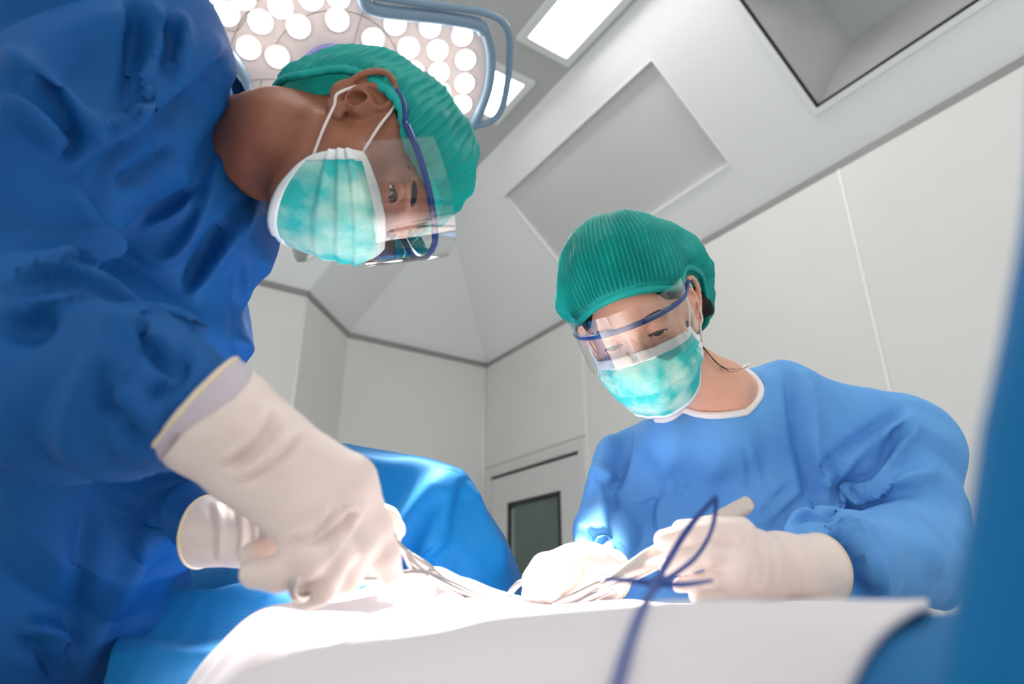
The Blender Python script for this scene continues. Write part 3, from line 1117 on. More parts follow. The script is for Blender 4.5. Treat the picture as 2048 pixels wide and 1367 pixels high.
def ear_items(sd):
    """pinna as (sdf, blend) pairs; sd=+1 right ear"""
    c = np.array([sd * 0.0755, -0.008, 0.0])
    bk = unit([sd * 0.50, -0.87, 0.0])             # towards the back rim, standing away from the head
    up = unit([sd * 0.10, -0.16, 1.0])
    nr = unit(np.cross(bk, up))
    if nr[0] * sd < 0:
        nr = -nr

    def e(a, b, o=0.0):                            # a backwards, b up, o outwards
        return c + bk * a * 1.15 + up * b * 1.15 + nr * o
    helix = [(-0.006, 0.003, 0.0), (-0.013, 0.014, 0.003), (-0.010, 0.026, 0.004), (0.002, 0.033, 0.004), (0.015, 0.028, 0.003), (0.021, 0.015, 0.002), (0.020, 0.000, 0.001), (0.014, -0.014, 0.0), (0.006, -0.025, 0.0), (-0.003, -0.030, 0.001), (-0.009, -0.024, 0.001)]
    anti = [(-0.001, 0.021, 0.001), (0.008, 0.014, 0.002), (0.011, 0.003, 0.002), (0.008, -0.009, 0.002), (0.001, -0.015, 0.002)]
    R = np.stack([bk, up, nr], 1)
    it = [(s_ell(e(0.004, 0.003, -0.003), (0.0205, 0.0345, 0.0032), R), 0.004)]
    H_ = smooth_path(helix, 22)
    for i in range(21):
        it.append((s_cap(e(*H_[i]), e(*H_[i + 1]), 0.0034, 0.0034), 0.002))
    it.append((s_ell(e(0.000, -0.024, 0.0), (0.009, 0.009, 0.0042), R), 0.004))
    A_ = smooth_path(anti, 10)
    for i in range(9):
        it.append((s_cap(e(*A_[i]), e(*A_[i + 1]), 0.0028, 0.0028), 0.0025))
    it.append((s_ell(e(-0.010, -0.006, 0.003), (0.0042, 0.006, 0.0038), R), 0.003))
    it.append((s_cap(e(-0.002, 0.0, -0.002), c + np.array([-sd * 0.012, 0.006, 0.0]), 0.013, 0.015), 0.006))
    cut = s_ell(e(0.001, -0.004, 0.004), (0.0075, 0.010, 0.0075), R)
    return it, cut


def head_sdf(jaw=1.0, nose=1.0):
    it = [
        (s_ell((0, -0.014, 0.044), (0.075, 0.097, 0.084)), 0.0),
        (s_ell((0, 0.034, -0.022), (0.062 * jaw, 0.056, 0.082)), 0.03),
        (s_ell((0, 0.063, -0.088), (0.026, 0.022, 0.020)), 0.03),
        (s_cap((0.054 * jaw, 0.002, -0.050), (0.018, 0.062, -0.092), 0.017, 0.014), 0.02),
        (s_cap((-0.054 * jaw, 0.002, -0.050), (-0.018, 0.062, -0.092), 0.017, 0.014), 0.02),
        (s_ell((0.041, 0.060, -0.018), (0.022, 0.020, 0.018)), 0.02),
        (s_ell((-0.041, 0.060, -0.018), (0.022, 0.020, 0.018)), 0.02),
        (s_cap((0.040, 0.074, 0.027), (0.012, 0.084, 0.024), 0.010, 0.010), 0.014),
        (s_cap((-0.040, 0.074, 0.027), (-0.012, 0.084, 0.024), 0.010, 0.010), 0.014),
        (s_cap((0, 0.084, 0.020), (0, 0.102 * nose, -0.022), 0.0085, 0.011), 0.010),
        (s_ell((0.012, 0.096, -0.027), (0.009, 0.010, 0.008)), 0.008),
        (s_ell((-0.012, 0.096, -0.027), (0.009, 0.010, 0.008)), 0.008),
        (s_ell((0, 0.086, -0.052), (0.024, 0.012, 0.011)), 0.015),
    ]
    base = union(it)
    sock = [s_ell((sd * 0.031, 0.095, 0.008), (0.018, 0.018, 0.0115)) for sd in (-1, 1)]
    lids = [s_ell((sd * 0.031, 0.0735, 0.008), (0.0150, 0.0142, 0.0142)) for sd in (-1, 1)]
    ears = [ear_items(sd) for sd in (-1, 1)]

    def f(Q):
        d = base(Q)
        for g in sock:
            d = smax(d, -g(Q), 0.010)
        for g in lids:
            d = smin(d, g(Q), 0.004)
        for (eit, cut), sd in zip(ears, (-1, 1)):
            near = (np.abs(Q[:, 0] - sd * 0.08) < 0.05) & (np.abs(Q[:, 1]) < 0.06) & (np.abs(Q[:, 2]) < 0.06)
            if near.any():
                q = Q[near]
                e = eit[0][0](q)
                for g, k_ in eit[1:]:
                    e = smin(e, g(q), k_)
                dn = smin(d[near], e, 0.004)
                d[near] = smax(dn, -cut(q), 0.003)
        return d
    return f


def eye_opening(Q, h_up, h_lo, look):
    """carves almond slits into the lids; look shifts them down"""
    d = np.full(len(Q), 1.0)
    for sd in (-1, 1):
        x = (Q[:, 0] - sd * 0.031) / 0.0135
        z = Q[:, 2] - 0.008 - look
        a = 1 - x ** 2
        e = np.maximum(z - h_up * a, -z - h_lo * a)
        e = np.maximum(e, np.abs(x) * 0.0135 - 0.0128)
        e = np.maximum(e, 0.066 - Q[:, 1])
        d = np.minimum(d, e)
    return d


def make_body(name, hd, neck, skin, parent, jaw, lid, h=0.0017):
    """head and neck as one continuous surface. neck: list of (world a, world b, ra, rb)"""
    hs_ = head_sdf(jaw)
    nk = [s_cap(*q) for q in neck]

    def f(Q):
        L = hd.l(Q)
        d = hs_(L)
        op = eye_opening(L, *lid)
        ball = np.minimum(*[np.linalg.norm(L - np.array([sd * 0.031, 0.0735, 0.008]), axis=1) - 0.0125 for sd in (-1, 1)])
        d = smax(d, -op, 0.0012)
        d = np.minimum(d, ball + 0.0008)
        d = d * hd.s
        for g in nk:
            d = smin(d, g(Q), 0.022)
        return d
    pts = np.concatenate([hd.w([[x, y, z] for x in (-0.11, 0.11) for y in (-0.12, 0.13) for z in (-0.12, 0.135)]), np.array([q[1] for q in neck]) - 0.06, np.array([q[1] for q in neck]) + 0.06])
    V, Fq = nets(f, pts.min(0), pts.max(0), h, 2)
    o = mesh(name, V, Fq, skin, parent)
    return o


def tf(hd, V):
    return hd.w(V)


def eyeballs(hd, parent, look):
    """look: gaze offset in head axes"""
    for sd in (-1, 1):
        n, m_ = 24, 16
        th = np.linspace(0, math.pi, m_)
        ph = np.arange(n) / n * 2 * math.pi
        V = np.array([[math.sin(t) * math.cos(p_), math.cos(t), math.sin(t) * math.sin(p_)] for t in th for p_ in ph]) * 0.0124
        me = bpy.data.meshes.new('eye')
        me.from_pydata((V * hd.s).tolist(), [], grid_faces(n, m_, True))
        me.polygons.foreach_set('use_smooth', np.ones(len(me.polygons), bool))
        me.materials.append(M['eye'])
        o = bpy.data.objects.new('eye', me)
        f = unit(np.array([0, 1.0, 0]) + np.array(look))
        r = unit(np.cross(f, [0, 0, 1]))
        u = np.cross(r, f)
        Rl = np.stack([r, f, u], 1)
        Rw = hd.R @ Rl
        T = Matrix.Identity(4)
        for i in range(3):
            for j in range(3):
                T[i][j] = Rw[i, j]
        T.translation = Vector(hd.w([[sd * 0.031, 0.0735, 0.008]])[0])
        o.matrix_world = T
        COL.objects.link(o)
        o.parent = parent
        o.matrix_parent_inverse = parent.matrix_basis.inverted()


def brows_lashes(hd, parent, lid, thick=0.0032):
    for sd in (-1, 1):
        xs = np.linspace(-1, 1, 7)
        pts = [[sd * (0.032 + 0.021 * x), 0.0905 - 0.0125 * max(0, x + 0.35) ** 2 - 0.001 * (x < -0.8), 0.0265 + 0.0045 * (1 - (x - 0.25) ** 2)] for x in xs]
        mesh('eyebrow', *tube(hd.w(pts), [0.0018 * hd.s, thick * hd.s, thick * hd.s, thick * 0.9 * hd.s, 0.001], 8, 24), 'hair', parent)
        up, lo_, lk = lid
        pts = [[sd * 0.031 + 0.0130 * x, 0.0735 + math.sqrt(max(0.0001, 0.0150 ** 2 - (0.0128 * x) ** 2 - (up * (1 - x * x) + lk) ** 2)), 0.0085 + lk + up * (1 - x * x)] for x in np.linspace(-1, 1, 9)]
        mesh('eyelash', *tube(hd.w(pts), [0.0006, 0.0011, 0.0012, 0.0011, 0.0007], 6, 20), 'lash', parent)


def unit_rows(A):
    return A / (np.linalg.norm(A, axis=1)[:, None] + 1e-12)


def make_cap(hd, parent, front, nape, side, Hh, bulge, seed, ear_lift, npl=46, back=0.0, tip=0.0, rear=0.0, wide_rear=0.0, pleats=1.0, crumple=0.0008):
    """gathered bouffant cap; front / nape: (y, z) of the edge, side: half width, Hh: dome height"""
    Fp = np.array([0, *front])
    Np = np.array([0, *nape])
    c = (Fp + Np) / 2
    e1 = unit(Fp - Np)
    L1 = np.linalg.norm(Fp - Np) / 2
    e2 = np.array([1.0, 0, 0])
    ax = np.cross(e2, e1)
    ax = ax if ax[2] > 0 else -ax
    nu, nv = 576, 64
    ph = np.arange(nu) / nu * 2 * math.pi
    rs = np.random.RandomState(seed)
    j1, j2 = rs.rand(8) * 6.28, rs.rand(8) * 6.28
    pl_ph = npl * ph + 2.2 * np.sin(3 * ph + j1[0]) + 1.4 * np.sin(7 * ph + j1[1])
    rows = []
    for j in range(nv):
        t = (j / (nv - 1)) ** 1.15
        rad = (1 - t ** 2.4) ** 0.5 if t < 1 else 0
        rise = math.sin(t * math.pi / 2)
        puff = math.sin(math.pi * min(1, t * 1.0) ** 0.55)
        lift = ear_lift * np.exp(-((np.abs(np.sin(ph)) - 1) / 0.14) ** 2) * (1 - t) ** 3
        r1_ = L1 * rad
        r2_ = side * rad
        rr = 1 + bulge * puff * (1 + rear * np.clip(-np.cos(ph) + 0.35, 0, 1))
        pleat = 1 - np.abs(np.cos(pl_ph / 2 + 0.8 * t * np.sin(2 * ph + j2[0]) + 0.5 * np.sin(9 * t + ph * 2)))
        am = 0.0056 * pleats * (0.30 + 0.9 * (1 - t) ** 1.2) * (t > 0.02) * (1 - t ** 6)
        cr = 0.003 * np.sin(5 * ph + 7 * t + j2[1]) * np.sin(3 * ph - 9 * t + j2[2]) * puff + 0.0018 * np.sin(13 * ph + 11 * t + j2[3]) * puff
        a_r = r1_ * rr + (pleat - 0.5) * am + cr
        b_r = r2_ * rr * (1 + wide_rear * np.clip(-np.cos(ph) + 0.25, 0, 1) ** 0.6) + (pleat - 0.5) * am + cr
        hgt = Hh * rise + lift + back * rise * np.clip(-np.cos(ph), 0, 1) * rad
        drop = tip * rise * np.cos(ph) * rad
        X = c + (a_r * np.cos(ph))[:, None] * e1 + (b_r * np.sin(ph))[:, None] * e2 + (hgt - drop)[:, None] * ax
        rows.append(X)
    V = np.concatenate(rows)
    Fq = np.array(grid_faces(nu, nv, True))
    V = V + unit_rows(V - c) * (wrinkle(V, 75, crumple, seed, n=7) * np.repeat(np.sin(np.linspace(0, 1, nv) ** 0.7 * math.pi * 0.9), nu))[:, None]
    Vw = hd.w(V)
    if ((normals(Vw, Fq)) * (Vw - hd.w([c + ax * Hh * 0.4])[0])).sum(1).mean() < 0:
        Fq = Fq[:, ::-1]
    o = mesh('cap', Vw, Fq, 'cap', parent)
    solidify(o, 0.0006, 0)
    edge = rows[0]
    wav = np.array([edge[i] * 1.0 + (ax * 0.0012 * math.sin(npl * 2 * ph[i])) for i in range(nu)])
    mesh('elastic_band', *tube(hd.w(wav[::3]), 0.0042 * hd.s, 8, closed=True, flat=(hd.R @ ax, 1.6)), 'cap_band', o)
    return o


def make_mask(hd, parent, topz=-0.004, puff=0.0, wide=1.0, seed=1, low=0.0, sy=0.0, sz=0.0):
    nu, nv = 70, 56
    def quad(a, b, c, t):
        return a * (1 - t) * (1 - 2 * t) + b * 4 * t * (1 - t) + c * t * (2 * t - 1)
    C0, C1, C2 = np.array([0, 0.112, topz]), np.array([0, 0.127 + puff, -0.052]), np.array([0, 0.074, -0.116 - low])
    S0, S1, S2 = np.array([0.068 * wide, 0.034 + sy, -0.014]), np.array([0.069 * wide, 0.028 + sy, -0.046 + sz / 2]), np.array([0.060 * wide, 0.022 + sy, -0.078 + sz])
    V = []
    K = 1.42
    for j in range(nv):
        v = j / (nv - 1)
        c = quad(C0, C1, C2, v)
        s = quad(S0, S1, S2, v)
        for i in range(nu):
            u = -1 + 2 * i / (nu - 1)
            g = (math.cos(u * K) - math.cos(K)) / (1 - math.cos(K))
            x = s[0] * math.sin(u * K) / math.sin(K)
            y = s[1] + (c[1] - s[1]) * g ** (0.82 if v < 0.25 else 0.9)
            z = s[2] + (c[2] - s[2]) * g ** 0.8
            saw = 0
            for p_, wd_ in ((0.36, 0.0060), (0.52, 0.0060), (0.69, 0.0060)):
                q = (v - p_ - 0.03 * math.cos(u * 2)) / 0.055
                saw += wd_ * (0.5 - 0.5 * math.tanh(q * 6)) * math.exp(-max(0, -q) * 0.55) * (0.35 + 0.65 * abs(u))
            cr = 0.0014 * math.sin(9 * u + 5 * v + seed) * math.sin(4 * u - 8 * v + 2 * seed) + 0.0009 * math.sin(23 * u + 6 * v * math.sin(seed + u * 3))
            o_ = unit([x, max(0.02, y - 0.02), 0.15 * z])
            q_ = np.array([x, y, z]) + o_ * (saw + cr * (1 - abs(u) ** 6))
            V.append(q_)
    V = np.array(V)
    Fq = np.array(grid_faces(nu, nv))
    Vw = hd.w(V)
    if (normals(Vw, Fq) * (Vw - hd.w([[0, 0, -0.04]])[0])).sum(1).mean() < 0:
        Fq = Fq[:, ::-1]
    o = mesh('mask', Vw, Fq, 'mask', parent)
    solidify(o, 0.0012, 0)
    G = V.reshape(nv, nu, 3)

    def strip(nm, rows):
        A = np.array(rows)
        n2, n1 = A.shape[:2]
        vv = A.reshape(-1, 3)
        ff = np.array(grid_faces(n1, n2))
        vw = hd.w(vv)
        if (normals(vw, ff) * (vw - hd.w([[0, 0, -0.04]])[0])).sum(1).mean() < 0:
            ff = ff[:, ::-1]
        vw = vw + normals(vw, ff) * 0.0010
        b = mesh(nm, vw, ff, 'mask_white', o)
        solidify(b, 0.0008, 0)
    strip('top_band', [G[j] for j in range(0, 8)])
    strip('bottom_hem', [G[j] for j in range(nv - 4, nv)])
    strip('side_hem', [G[:, i] for i in range(0, 4)])
    strip('side_hem', [G[:, i] for i in range(nu - 4, nu)])
    dots = []
    for j in (5, 9, 11):
        for i in range(4, nu - 4, 1):
            q = G[j, i] + unit(G[j, i] - np.array([0, 0, -0.04])) * 0.0016
            dots.append(q)
    for sd in (-1, 1):
        i = nu - 1 if sd > 0 else 0
        a, b = G[1, i], G[nv - 2, i]
        e0 = np.array([sd * 0.0745, 0.006, 0.030])
        e1 = np.array([sd * 0.092, -0.020, 0.012])
        e2 = np.array([sd * 0.0775, 0.000, -0.030])
        mesh('ear_loop', *tube(hd.w([a, (a + e0) / 2 + [sd * 0.003, 0, 0], e0, [sd * 0.082, -0.006, 0.036], e1 - [sd * 0.008, 0, 0], [sd * 0.083, -0.012, -0.022], e2, (b + e2) / 2 + [sd * 0.003, 0, 0], b]), 0.0016 * hd.s, 8, 60), 'loop', o)
    return o


def make_glasses(hd, parent, barz=0.036, fronty=0.122, top=0.026, bot=0.062, tilt=0.0, half=0.080):
    g = empty('safety_glasses', hd.w([[0, 0.1, barz]])[0])
    g.parent = parent
    g.matrix_parent_inverse = parent.matrix_basis.inverted()
    tag(g, 'clear visor glasses with a navy brow bar')
    nu, nv = 60, 14

    def arc(u):                                     # u -1..1 round the brow
        x = half * math.sin(u * 1.45) / math.sin(1.45)
        y = 0.034 + (fronty - 0.034) * ((math.cos(u * 1.45) - math.cos(1.45)) / (1 - math.cos(1.45))) ** 0.75
        return x, y
    V = []
    for j in range(nv):
        v = j / (nv - 1)
        for i in range(nu):
            u = (-1 + 2 * i / (nu - 1)) * 0.93
            x, y = arc(u)
            z = barz + top * 0.9 - (top + bot * (1 - 0.28 * abs(u) ** 3)) * v
            V.append([x * 1.01, y + 0.003 + 0.010 * (v - 0.3) * -0.5, z + tilt * abs(u)])
    Vw = hd.w(V)
    Fq = np.array(grid_faces(nu, nv))
    if (normals(Vw, Fq) * (Vw - hd.O)).sum(1).mean() < 0:
        Fq = Fq[:, ::-1]
    mesh('visor', Vw, Fq, 'visor', g)
    pts = [[*arc(u), barz + tilt * abs(u)] for u in np.linspace(-1, 1, 25)]
    mesh('brow_bar', *tube(hd.w(pts), 0.0030 * hd.s, 8, 80, flat=(hd.R @ np.array([0, 0, 1.0]), 1.25)), 'frame_blue', g)
    for sd in (-1, 1):
        a = [sd * half, 0.034, barz + tilt]
        b = [sd * (half + 0.002), 0.010, 0.036 + (barz - 0.036) * 0.4]
        c_ = [sd * (half + 0.003), -0.022, 0.034]
        d_ = [sd * (half + 0.001), -0.050, 0.020]
        mesh('temple', *tube(hd.w([a, b, c_, d_]), 0.0028 * hd.s, 8, 24), 'frame_blue', g)
    return g


def make_hair(hd, parent, front, low, r=(0.0785, 0.1005, 0.0875), extra=(), h=0.0028):
    e = s_ell((0, -0.014, 0.044), r)

    def f(Q):
        L = hd.l(Q)
        d = e(L)
        for g, k_ in extra:
            d = smin(d, g(L), k_)
        # hairline: above the brow in front, dropping past the temples to the nape
        line_ = np.interp(L[:, 1], [-0.12, -0.03, 0.0, 0.03, 0.06, 0.075, 0.10], [low, low + 0.02, 0.03, 0.022, 0.032, front, front + 0.002])
        return smax(d, line_ - L[:, 2], 0.006) * hd.s
    pts = hd.w([[x, y, z] for x in (-0.13, 0.13) for y in (-0.16, 0.13) for z in (-0.12, 0.15)])
    V, Fq = nets(f, pts.min(0), pts.max(0), h, 1)
    return mesh('hair', V, Fq, 'hair', parent)


def gown_mesh(name, items, m, parent, lo, hi, h, cut=None, strokes=(), wr=(), relaxn=2, extra=None):
    f0 = union(items)

    def f(Q):
        d = f0(Q)
        if cut:
            d = cut(Q, d)
        return d
    V, Fq = nets(f, lo, hi, h, relaxn)
    for w_ in wr:
        V = V + normals(V, Fq) * wrinkle(V, *w_)[:, None]
    if extra:
        V = V + normals(V, Fq) * extra(V)[:, None]
    V = folds(V, Fq, strokes)
    V = relax(V, Fq, 0.35)
    return mesh(name, V, Fq, m, parent)


def glove(parent, caps_, cuff, h=0.0020, strokes=(), wr=(120, 0.0007, 4), k_=0.006, label=None):
    """caps_: (a, b, ra, rb, blend) with a, b given as (px, py, depth); cuff: (centre, axis, radius)"""
    it = []
    for a, b, ra, rb, k2 in caps_:
        it.append((s_cap(P(*a), P(*b), ra, rb), k2))
    f0 = union(it)
    cc_, ca = cuff

    def f(Q):
        d = f0(Q)
        return np.maximum(d, (Q - cc_) @ ca)
    pts = np.array([P(*q) for a, b, *_ in caps_ for q in (a, b)])
    rm = max(max(q[2], q[3]) for q in caps_) + 0.01
    V, Fq = nets(f, pts.min(0) - rm, pts.max(0) + rm, h, 2)
    V = V + normals(V, Fq) * wrinkle(V, *wr)[:, None]
    V = folds(V, Fq, strokes)
    return mesh('glove', V, Fq, 'glove', parent)


def ring_pts(c, ax, r1, r2, n=40, ref=None):
    ax = unit(ax)
    a = unit(np.cross(ax, ref if ref is not None else UPZ))
    b = np.cross(ax, a)
    t = np.arange(n) / n * 2 * math.pi
    return c + r1 * np.cos(t)[:, None] * a + r2 * np.sin(t)[:, None] * b


def ring_on(o, c, ax, n=56, off=0.0, shift=0.0):
    """the outline of a mesh where a plane cuts it, as n points"""
    co = np.empty(len(o.data.vertices) * 3)
    o.data.vertices.foreach_get('co', co)
    co = co.reshape(-1, 3)
    c = np.asarray(c, float) - ax * shift
    q = co - c
    q = q[(np.abs(q @ ax) < 0.004) & (np.linalg.norm(q, axis=1) < 0.07)]
    a = unit(np.cross(ax, UPZ))
    b = np.cross(ax, a)
    u, w_ = q @ a, q @ b
    m0, m1 = u.mean(), w_.mean()
    th = np.arctan2(w_ - m1, u - m0)
    rr = np.hypot(u - m0, w_ - m1)
    t = np.arange(n) / n * 2 * math.pi - math.pi
    R = np.array([np.percentile(rr[np.abs((th - k + math.pi) % (2 * math.pi) - math.pi) < 0.25], 80) for k in t]) + off
    return c + ((m0 + R * np.cos(t))[:, None] * a + (m1 + R * np.sin(t))[:, None] * b)


def chain(pts, radii, k_=0.005):
    return [(pts[i], pts[i + 1], radii[i], radii[i + 1], k_) for i in range(len(pts) - 1)]


from mathutils.bvhtree import BVHTree


def hitter(*objs):
    """ray casts from the viewpoint on to meshes, to lay seams and bindings on them"""
    trees = [BVHTree.FromPolygons([v.co[:] for v in o.data.vertices], [p_.vertices[:] for p_ in o.data.polygons]) for o in objs]

    def f(x, y, fallback=None, off=0.0):
        best = None
        for t in trees:
            h_ = t.ray_cast(Vector(CAM), Vector(unit(ray(x, y))))
            if h_[0] is not None and (best is None or h_[3] < best[3]):
                best = h_
        if best is None:
            return P(x, y, fallback) if fallback else None
        return np.array(best[0]) - unit(ray(x, y)) * off
    return f


# ---------------------------------------------------------------- the surgeon on the left
mroot = empty('person', (-0.45, 0.62, 0.0))
tag(mroot, 'surgeon in a blue gown coloured for shade bending in from the left with an instrument', 'person')
psi, tl, ta = math.radians(27), math.radians(13), math.radians(20)
D_ = math.sin(tl) * AX - math.cos(tl) * AU
u0 = math.cos(tl) * AX + math.sin(tl) * AU
udir = math.cos(ta) * u0 - math.sin(ta) * AB
fdir = math.cos(psi) * D_ + math.sin(psi) * (math.cos(ta) * AB + math.sin(ta) * u0)
hm = Head(fdir, udir, 1.04, (786, 432), 0.725)
MLID = (0.0046, 0.0034, -0.001)
mneck = [(hm.w([[0, -0.022, -0.045]])[0], P(560, 292, 0.735), 0.060, 0.058), (P(560, 292, 0.735), P(420, 300, 0.80), 0.058, 0.060)]
make_body('body', hm, mneck, 'skin_m', mroot, 1.04, MLID)
eyeballs(hm, mroot, (0.10, 0, -0.22))
brows_lashes(hm, mroot, MLID, 0.0030)
make_hair(hm, mroot, 0.080, -0.040, r=(0.0762, 0.0982, 0.0852))
make_cap(hm, mroot, (0.092, 0.056), (-0.100, -0.078), 0.083, 0.121, 0.09, 5, 0.036, 70, back=0.0, pleats=0.55, crumple=0.0050)
make_mask(hm, mroot, -0.006, -0.010, 0.96, 2, low=0.0, sy=0.022, sz=0.016)
make_glasses(hm, mroot, 0.044, 0.128, 0.024, 0.060, -0.010)

neck_cut = s_cap(P(430, 290, 0.77), P(640, 285, 0.72), 0.088, 0.07)
npl_ = unit(np.cross(ray(452, 120), ray(527, 415)))          # the collar lies in this plane
if npl_ @ ray(700, 280) < 0:
    npl_ = -npl_


def mcut(Q, d):
    side_ = -((Q - CAM) @ npl_)                              # negative on the neck side
    return np.maximum(smax(d, -np.maximum(neck_cut(Q), side_), 0.004), 0.22 - Q[:, 2])


mit = [
    (s_cap(P(255, 420, 0.79), P(205, 800, 0.76), 0.150, 0.148), 0),
    (s_cap(P(205, 800, 0.76), P(10, 1400, 0.74), 0.148, 0.150), 0.03),
    (s_cap(P(290, 235, 0.80), P(352, 425, 0.80), 0.112, 0.100), 0.05),
    (s_cap(P(385, 240, 0.780), P(410, 400, 0.770), 0.072, 0.076), 0.04),
    (s_cap(P(385, 395, 0.785), P(374, 620, 0.775), 0.066, 0.066), 0.04),
    (s_cap(P(245, 110, 0.65), P(60, 330, 0.57), 0.106, 0.088), 0.03),
    (s_cap(P(60, 330, 0.57), P(-130, 600, 0.50), 0.088, 0.075), 0.02),
    (s_cap(P(-130, 610, 0.50), P(160, 760, 0.455), 0.072, 0.066), 0.015),
    (s_cap(P(160, 760, 0.455), P(310, 798, 0.438), 0.066, 0.050), 0.02),
    (s_cap(P(315, 798, 0.435), P(392, 806, 0.432), 0.045, 0.026), 0.012),
    (s_cap(P(230, 1000, 0.80), P(408, 1064, 0.645), 0.055, 0.028), 0.02),
]
mh = P(-10, 1400, 0.76)
mit.append((s_cap(mh, np.array([mh[0], mh[1] + 0.02, 0.30]), 0.150, 0.165), 0.04))
ARM, TOR = (0.30, 0.62), (0.52, 0.95)
mstrokes = [
    # the deep crease between the arm and the chest
    ([(462, 95), (400, 140), (330, 205), (250, 265), (150, 345)], 22, 0.0240, 's', (0.3, 0.95)),
    # shoulder folds
    ([(300, 0), (310, 60), (300, 140), (275, 220), (230, 275)], 20, 0.0210, 'p', (0.3, 0.8)),
    ([(350, 20), (370, 90), (350, 170)], 14, 0.0150, 'p', (0.3, 0.8)),
    ([(0, 100), (80, 170), (170, 250), (240, 270)], 26, 0.0180, 'r', (0.3, 0.8)),
    ([(60, 130), (120, 230), (140, 320)], 18, -0.0180, 'r', (0.3, 0.8)),
    ([(0, 200), (70, 250), (120, 310)], 18, 0.0180, 'r', (0.3, 0.8)),
    # chest folds running down to the belly
    ([(470, 215), (430, 330), (400, 440), (330, 520), (240, 470)], 16, 0.0120, 'r', TOR),
    ([(515, 400), (470, 470), (420, 540), (380, 600)], 14, 0.0120, 'p', TOR),
    ([(450, 440), (410, 500), (370, 570)], 10, -0.0105, 'r', TOR),
    ([(400, 390), (340, 430), (280, 450)], 12, 0.0105, 'p', TOR),
    ([(350, 270), (300, 330), (230, 360)], 22, -0.0150, 'r', TOR),
    ([(500, 520), (490, 620), (500, 720)], 12, 0.0090, 'p', TOR),
    # forearm sleeve
    ([(0, 590), (100, 530), (200, 490), (250, 500)], 24, 0.0180, 'r', ARM),
    ([(150, 345), (180, 410), (230, 470), (300, 540), (330, 620)], 20, 0.0180, 's', ARM),
    ([(250, 520), (330, 560), (400, 610), (440, 660)], 18, 0.0135, 'p', ARM),
    ([(330, 640), (400, 650), (430, 640)], 14, 0.0150, 'r', ARM),
    ([(290, 620), (310, 700), (360, 740)], 16, -0.0150, 'r', ARM),
    ([(230, 700), (260, 800), (320, 870)], 20, 0.0120, 'p', ARM),
    ([(380, 690), (350, 760), (300, 800)], 12, -0.0120, 'r', ARM),
    ([(0, 600), (150, 590), (250, 620), (340, 660)], 20, 0.0150, 's', ARM),
    ([(0, 640), (60, 660), (100, 600)], 24, -0.0150, 'r', ARM),
    # long folds of the skirt
    ([(330, 980), (280, 1120), (200, 1260), (160, 1367)], 24, 0.0120, 'r', TOR),
    ([(180, 1000), (160, 1150), (110, 1367)], 26, -0.0120, 'r', TOR),
    ([(40, 1250), (100, 1270), (140, 1340)], 18, 0.0180, 'p', TOR),
]
lo = np.array([-1.02, 0.25, 0.16])
hi = np.array([0.0, 1.05, 1.72])
mgown = gown_mesh('gown', mit, 'gown_m', mroot, lo, hi, 0.0048, mcut, mstrokes, [(9, 0.010, 31)], extra=lambda V: (
    crease(V, unit(P(160, 760, 0.455) - P(-130, 600, 0.5)), AU, 0.080, 0.014, 3) * (project(V)[:, 2] < 0.56) * (V[:, 0] < P(330, 800, 0.43)[0])
    + crease(V, 0.8 * AX + 0.6 * AU, -0.6 * AX + 0.8 * AU, 0.12, 0.017, 9) * zone(project(V)[:, 2], 0.56, 0.66)))
hg = hitter(mgown)

# right glove, nearest the viewer
def mr(x, y, d=0.0):
    return (x, y, 0.440 + d)


wr_ = mr(500, 890)
caps_ = [
    (mr(372, 796, -0.008), mr(440, 845, -0.004), 0.0400, 0.0350, 0.0),
    (mr(440, 845, -0.004), mr(520, 905), 0.0350, 0.0300, 0.02),
    (mr(520, 905), mr(690, 962, 0.012), 0.0300, 0.0205, 0.015),
    (mr(520, 905), mr(668, 985, 0.004), 0.0300, 0.0205, 0.015),
    (mr(520, 915), mr(625, 1010, -0.008), 0.0290, 0.0200, 0.015),
    (mr(520, 925), mr(585, 1030, -0.018), 0.0270, 0.0190, 0.015),
]
caps_ += chain([mr(705, 962, 0.012), mr(748, 1050, 0.016), mr(768, 1110, 0.018), mr(782, 1150, 0.020)], [0.0165, 0.0118, 0.0105, 0.0090], 0.007)      # index, along the instrument
caps_ += chain([mr(672, 992, 0.004), mr(718, 1085, 0.0), mr(690, 1150, 0.006), mr(640, 1175, 0.008)], [0.0165, 0.0125, 0.0115, 0.0100], 0.006)           # middle
caps_ += chain([mr(632, 1020, -0.008), mr(668, 1110, -0.018), mr(640, 1172, -0.016), mr(612, 1190, -0.014)], [0.0160, 0.0120, 0.0110, 0.0100], 0.006)      # ring finger through the loop
caps_ += chain([mr(592, 1035, -0.018), mr(612, 1118, -0.032), mr(560, 1146, -0.034), mr(508, 1146, -0.032)], [0.0150, 0.0115, 0.0105, 0.0095], 0.006)       # little finger curled back
caps_ += chain([mr(560, 960, 0.030), mr(560, 1060, 0.034), mr(540, 1105, 0.012), mr(508, 1112, -0.004)], [0.0180, 0.0130, 0.0115, 0.0100], 0.006)           # thumb tip beneath
cax = unit(P(*mr(372, 796, -0.008)) - P(*mr(470, 868)))
